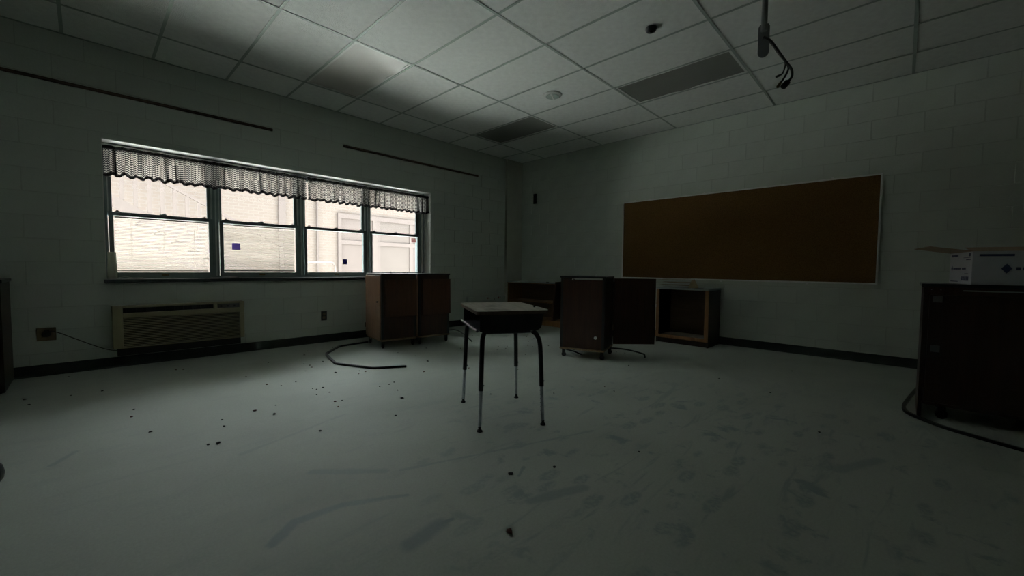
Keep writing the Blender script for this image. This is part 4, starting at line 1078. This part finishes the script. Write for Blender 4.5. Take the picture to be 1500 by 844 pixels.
# end: small heading, emblem with its word line, bar code, footer
for a, b_ in ((0.035, 0.058), (0.062, 0.084), (0.088, 0.112), (0.116, 0.140), (0.144, 0.165)): pr_('heading_print', a, b_, 0.186, 0.201)
pr_('size_print', 0.365, 0.395, 0.184, 0.204); pr_('size_print', 0.27, 0.395, 0.1745, 0.1775); pr_('size_print', 0.32, 0.40, 0.160, 0.166)
dm = [(0.0, 0.022), (0.017, 0.0), (0.0, -0.022), (-0.017, 0.0)]
def diamond(px, pz, s_, front):
    if front: mt = Matrix(((0, 0, 1, -0.0005), (1, 0, 0, -px), (0, 1, 0, pz), (0, 0, 0, 1)))
    else: mt = Matrix(((1, 0, 0, cw-px), (0, 0, 1, 0.0005), (0, 1, 0, pz), (0, 0, 0, 1)))
    MB().prism([(x*s_, z*s_) for x, z in dm], -0.0003, 0.0004, mt).build('emblem', M['print'], t)
diamond(0.052, 0.104, 1.0, False)
for a, b_ in ((0.078, 0.096), (0.100, 0.116), (0.120, 0.137), (0.141, 0.158), (0.162, 0.178), (0.182, 0.198), (0.202, 0.222), (0.250, 0.276), (0.280, 0.300), (0.304, 0.322)):
    pr_('word_print', a, b_, 0.097, 0.110)
for k in range(14): pr_('barcode', 0.25+k*0.0095, 0.25+k*0.0095+(0.004 if k % 3 else 0.0065), 0.022, 0.050)
pr_('footer_print', 0.03, 0.18, 0.012, 0.017); pr_('footer_print', 0.30, 0.37, 0.066, 0.071)
diamond(0.15, 0.104, 1.4, True)
for k in range(14): pf_('word_print', 0.19+k*0.026+(0.02 if k > 8 else 0), 0.19+k*0.026+0.019+(0.02 if k > 8 else 0), 0.095, 0.113)
pf_('heading_print', 0.03, 0.18, 0.182, 0.196)

# cabinet at the far left edge
t = thing('dark_cabinet', 'dark brown cabinet cut off by the left edge, against the window wall', 'cabinet', (-1.35, 4.905, 0))
MB().box(0, 0.905, 0.0, 0.560, 0.012, 0.848, 0.003).build('cabinet_body', M['wood_dark'], t)
MB().box(-0.01, 0.915, -0.012, 0.565, 0.8485, 0.872, 0.003).build('top', M['black_lam'], t)
for k in range(2): MB().box(0.02+k*0.435, 0.445+k*0.435, -0.016, -0.0005, 0.06, 0.83, 0.002).build('door', M['wood_dark'], t)
m_ = MB()
for xx in (0.02, 0.845): m_.box(xx, xx+0.04, 0.03, 0.53, 0.0005, 0.0118)
m_.build('base_runner', M['black_paint'], t)

# rounded black thing at the left edge of the floor
t = thing('rubber_stopper', 'rounded black rubber lump on the floor at the left edge of view', 'stopper', (-0.345, 2.945, 0.0006), 0)
MB().lathe([(0.050, 0.0), (0.062, 0.018), (0.066, 0.045), (0.060, 0.075), (0.044, 0.098), (0.018, 0.108)], seg=24).build('stopper_body', M['black_rubber'], t, smooth=True)

# ---------------------------------------------------------------- peeled strips of base on the floor
def strip(name, pts, label, wd, ht, z=0.0, cat='strip', m_='black_rubber'):
    P = [Vector((x, y, 0)) for x, y in pts]; mb = MB(); rings = []
    for i, p in enumerate(P):
        tg = (P[min(i+1, len(P)-1)]-P[max(i-1, 0)]).normalized(); n_ = Vector((-tg.y, tg.x, 0))
        rings.append([mb.bm.verts.new(p + n_*a + Vector((0, 0, z+b_))) for a, b_ in ((-wd/2, 0), (wd/2, 0), (wd/2, ht), (-wd/2, ht))])
    for a, b_ in zip(rings, rings[1:]):
        for k in range(4): mb.bm.faces.new((a[k], a[(k+1) % 4], b_[(k+1) % 4], b_[k]))
    mb.bm.faces.new(rings[0][::-1]); mb.bm.faces.new(rings[-1])
    return tag(mb.build(name, M[m_]), label, cat)
def dens(pts, r=0.06, n_=5):
    """round the corners of a polyline a little"""
    out = [Vector((*pts[0], 0))]
    for i in range(1, len(pts)-1):
        a, b_, c = (Vector((*p, 0)) for p in pts[i-1:i+2])
        ra, rc = min(r, (a-b_).length*0.4), min(r, (c-b_).length*0.4)
        s_, e = b_+(a-b_).normalized()*ra, b_+(c-b_).normalized()*rc
        for k in range(n_+1):
            u = k/n_; out.append(s_*(1-u)**2+b_*2*u*(1-u)+e*u*u)
    out.append(Vector((*pts[-1], 0)))
    return [(p.x, p.y) for p in out]
strip('floor_strip', dens([(2.199, 3.555), (1.930, 3.715), (1.745, 4.150), (1.800, 4.420), (1.862, 4.690), (2.165, 5.035), (2.56, 5.075)], 0.05), 'bent black rubber strip lying on the floor left of the carts', 0.022, 0.020, 0.0006)
strip('floor_strip', dens([(4.90, -0.125), (4.60, -0.085), (4.15, -0.035), (3.985, -0.055), (3.78, -0.219), (3.62, -0.52), (3.45, -0.90)], 0.12), 'black strip curling on the floor around the foot of the dark storage cabinet', 0.020, 0.018, 0.0006)

# ---------------------------------------------------------------- crumbs of debris
def crop(ox, oy, s_, pts): return [(ox+x/s_, oy+y/s_, *r) for x, y, *r in pts]
def floor_pt(px, py):
    v = Vector(d_)*F + r2*(px-750) - u2*(py-422); return CAM + v*(-CAM.z/v.z)
crumb_meshes = {}
for mn in ('crumb_b', 'crumb_r'):
    L_ = []
    for k in range(5):
        rnd = random.Random(k*7+(mn == 'crumb_r')); bm = bmesh.new(); bmesh.ops.create_icosphere(bm, subdivisions=1, radius=1)
        for v in bm.verts: v.co *= rnd.uniform(0.65, 1.25); v.co.z = max(-0.35, v.co.z*0.55)
        m_ = MB(); m_.bm.free(); m_.bm = bm; L_.append(m_.mesh('debris_crumb', M[mn]))
    crumb_meshes[mn] = L_
clusters = [
 ('small dark crumb on the floor around the bent black strip', 'crumbs around the bent strip',
  crop(450, 440, 3.836, [(143,268),(88,345),(15,367),(25,378,1),(160,408),(293,398),(290,415,1),(328,403,1),(0,286)]) +
  crop(380, 450, 8.333, [(548,586),(110,680),(543,695),(615,712,1),(975,482,1),(778,669)])),
 ('small crumb on the open floor between the window wall and the desk', 'crumbs left of the desk',
  crop(450, 440, 3.836, [(30,498),(53,502),(88,492),(125,519,1),(53,532),(158,571,1),(195,566),(175,600,1),(408,486),(460,474),(489,462),(507,507),(657,403,1)]) +
  crop(180, 540, 5.0, [(387,12,1),(445,8,1),(903,62),(1337,20),(1267,100),(1160,128),(1055,120,1)])),
 ('small crumb on the floor of the lower left foreground', 'crumbs in the left foreground',
  crop(180, 540, 5.0, [(80,303),(64,356,1),(202,467),(725,378),(742,428),(1120,271),(1110,335),(1443,460)]) +
  crop(0, 480, 6.8, [(245,718),(290,772),(705,680),(1020,635),(685,490)])),
 ('small dark crumb on the floor seen between the desk legs', 'crumbs between the desk legs',
  crop(650, 480, 7.035, [(352,90),(398,106),(648,93),(756,116),(877,70),(852,96),(928,114),(911,128),(873,145,1),(865,185,1),(915,199),(563,198),(550,232),(525,273),(655,194),(638,217),(842,278),(765,433,1),(485,690),(260,420,1)])),
 ('small dark crumb on the floor between desk and open-door cart', 'crumbs between desk and open cart',
  crop(650, 480, 7.035, [(1020,71),(1080,190),(1135,680),(954,470)]) + crop(730, 390, 5.628, [(1075,822),(977,710),(1043,718)]) +
  crop(800, 560, 3.56, [(40,58),(355,48),(305,25,1)])),
 ('small dark crumb on the dim floor in front of the cork board wall', 'crumbs on the right floor',
  crop(1040, 470, 4.41, [(530,327),(58,375),(390,467),(707,722)]) + crop(800, 560, 3.56, [(485,366),(43,446)])),
 ('small dark crumb on the floor in front of the brown carts', 'crumbs before the carts',
  crop(450, 440, 3.836, [(861,271)]) + crop(520, 470, 8.82, [(920,355),(783,457),(555,415)])),
]
def crumb(px, py, size, red, label, group):
    p = floor_pt(px, py); s_ = size
    o = bpy.data.objects.new('debris_crumb', random.choice(crumb_meshes['crumb_r' if red else 'crumb_b'])); COL.objects.link(o)
    o.location = (p.x, p.y, 0.35*s_+0.0003); o.scale = (s_*random.uniform(0.9, 1.3), s_*random.uniform(0.7, 1.0), s_); o.rotation_euler = (0, 0, random.uniform(0, 6.28))
    tag(o, label, 'debris', group)
for lab, grp, pts in clusters:
    for q in pts: crumb(q[0], q[1], random.uniform(0.0065, 0.0105), len(q) > 2, lab, grp)
crumb(588.7, 583.9, 0.013, False, 'large dark crumb on the floor, the biggest between window and desk', None)
crumb(579.8, 609.5, 0.010, False, 'dark crumb alone on the floor left of the front-left desk foot', None)
crumb(626.2, 529.7, 0.013, False, 'dark crumb on the floor right of the free end of the black strip', None)
crumb(692.4, 526.5 if False else 492.3, 0.009, False, 'dark crumb beside the outrigger bar of the second cart', None)
crumb(491.7, 546.4, 0.014, False, 'dark crumb just below the left bend of the black strip', None)
crumb(373.4, 602.4, 0.011, True, 'rust red crumb on the floor in the left middle ground', None)
crumb(305, 652.2, 0.010, False, 'left one of two dark crumbs lying together in the left foreground', None)
crumb(320, 649.8, 0.013, False, 'right, larger one of two dark crumbs lying together in the left foreground', None)
crumb(748.5, 695.5, 0.0155, False, 'black lump of dirt in the foreground below the desk', None)
crumb(746, 781, 0.0165, True, 'dark brown lump of dirt nearest the camera at the bottom centre', None)

# ---------------------------------------------------------------- outside
def ext(px, py, Y):
    v = Vector(d_)*F + r2*(px-750) - u2*(py-422); return CAM + v*((Y-CAM.y)/v.y)
tag(MB().box(-14, 26, Y0+0.30, 12.2, -0.25, -0.15).build('ground', M['concrete']), kind='structure')
YE = 12.0
bd = thing('brick_building', 'pale sunlit brick building across the yard behind the window', 'building', (0, YE, 0))
MB().box(-14, 26, 0, 0.3, -0.15, 3.60).build('brick_wall', M['brick'], bd)
MB().box(-14, 26, -0.30, 0.5, 3.60, 3.80, 0.01).build('eaves', M['ext_white'], bd)
df = MB()
X_ = lambda px, py=350: ext(px, py, YE).x
df.box(X_(494), X_(499), -0.07, 0.05, -0.15, 2.42); df.box(X_(545), X_(551), -0.07, 0.05, -0.15, 2.42); df.box(X_(614), X_(619), -0.07, 0.05, -0.15, 2.42)
df.box(X_(494), X_(619), -0.07, 0.05, 2.42, 2.56); df.box(X_(499), X_(614), -0.06, 0.04, 1.66, 1.78); df.box(X_(499), X_(614), -0.06, 0.04, 0.62, 0.74)
df.box(X_(551), X_(556), -0.05, 0.04, 0.74, 2.42); df.box(X_(599), X_(604), -0.05, 0.04, 0.74, 2.42)
df.build('entrance_frame', M['ext_white'], bd)
MB().box(X_(499), X_(545), -0.02, 0.02, -0.1, 2.42).build('entrance_door', M['ext_panel'], bd)
MB().box(X_(556), X_(599), -0.02, 0.02, 0.74, 2.42).build('entrance_window', M['ext_glass'], bd)
MB().box(X_(604), X_(614), -0.02, 0.02, 0.74, 2.42).build('side_light', M['ext_panel'], bd)
MB().box(X_(463), X_(465), -0.08, -0.02, -0.15, 2.9).build('downpipe', M['ext_white'], bd)
MB().box(X_(408), X_(418), -0.06, 0.0, -0.15, 3.59).build('white_pilaster', M['ext_white'], bd)
hp = [(X_(440), -0.55, 1.10), (X_(474), -0.55, 1.10), (X_(478), -0.55, 1.04), (X_(479), -0.55, 0.95), (X_(479), -0.55, -0.15)]
MB().tube([Vector(p) for p in hp], 0.03, 8).build('handrail', M['ext_white'], bd, smooth=True)

YS = 10.0
st = thing('outdoor_stair', 'white outdoor stair with slanted stringers and posts seen through the left panes', 'staircase', (0, YS, 0))
def slant(pxa, pya, pxb, pyb, dz, name, m_, th=0.06, ex0=0.0, ex1=0.0, yo=0.0):
    a, b_ = ext(pxa, pya, YS), ext(pxb, pyb, YS)
    k = (b_.z-a.z)/(b_.x-a.x); xa, xb = a.x-ex0, b_.x+ex1; za, zb_ = a.z-k*ex0, b_.z+k*ex1
    mb = MB(); V = [mb.bm.verts.new(p) for p in ((xa, yo-th/2, za), (xb, yo-th/2, zb_), (xb, yo-th/2, zb_-dz), (xa, yo-th/2, za-dz), (xa, yo+th/2, za), (xb, yo+th/2, zb_), (xb, yo+th/2, zb_-dz), (xa, yo+th/2, za-dz))]
    for f in ((0, 1, 2, 3), (7, 6, 5, 4), (0, 4, 5, 1), (1, 5, 6, 2), (2, 6, 7, 3), (3, 7, 4, 0)): mb.bm.faces.new([V[i] for i in f])
    return mb.build(name, m_, st), (a, k)
_, (a1, k1) = slant(248, 269, 305, 300, 0.06, 'top_rail', M['ext_white'], 0.05, 1.2, 1.3)
_, (a2, k2) = slant(166, 286, 303, 358, 0.22, 'stringer', M['ext_white'], 0.06, 1.2, 0.9)
slant(166, 331, 290, 396, 0.07, 'lower_rail', M['ext_white'], 0.05, 0.8, 0.2, -0.4)
for px in (160, 179, 199, 219, 238, 256, 274, 291):
    x = ext(px, 300, YS).x; zt_ = a1.z+k1*(x-a1.x)-0.06; zb_ = a2.z+k2*(x-a2.x)-0.001
    MB().box(x-0.028, x+0.028, -0.024, 0.024, zb_, zt_).build('post', M['ext_white'], st)
x = ext(297, 300, YS).x
for xx in (-0.75, x+0.9):
    zz = a2.z+k2*(xx-a2.x)-0.22
    if zz > 0: MB().box(xx-0.05, xx+0.05, -0.05, 0.05, -0.15, zz).build('support_post', M['ext_white'], st)
# treads behind the stringer
for k in range(11):
    xx = -0.75+k*0.27; zz = a2.z+k2*(xx-a2.x)-0.10
    if zz > 0.0: MB().box(xx-0.15, xx+0.15, 0.03, 1.1, zz-0.04, zz).build('tread', M['ext_panel'], st)
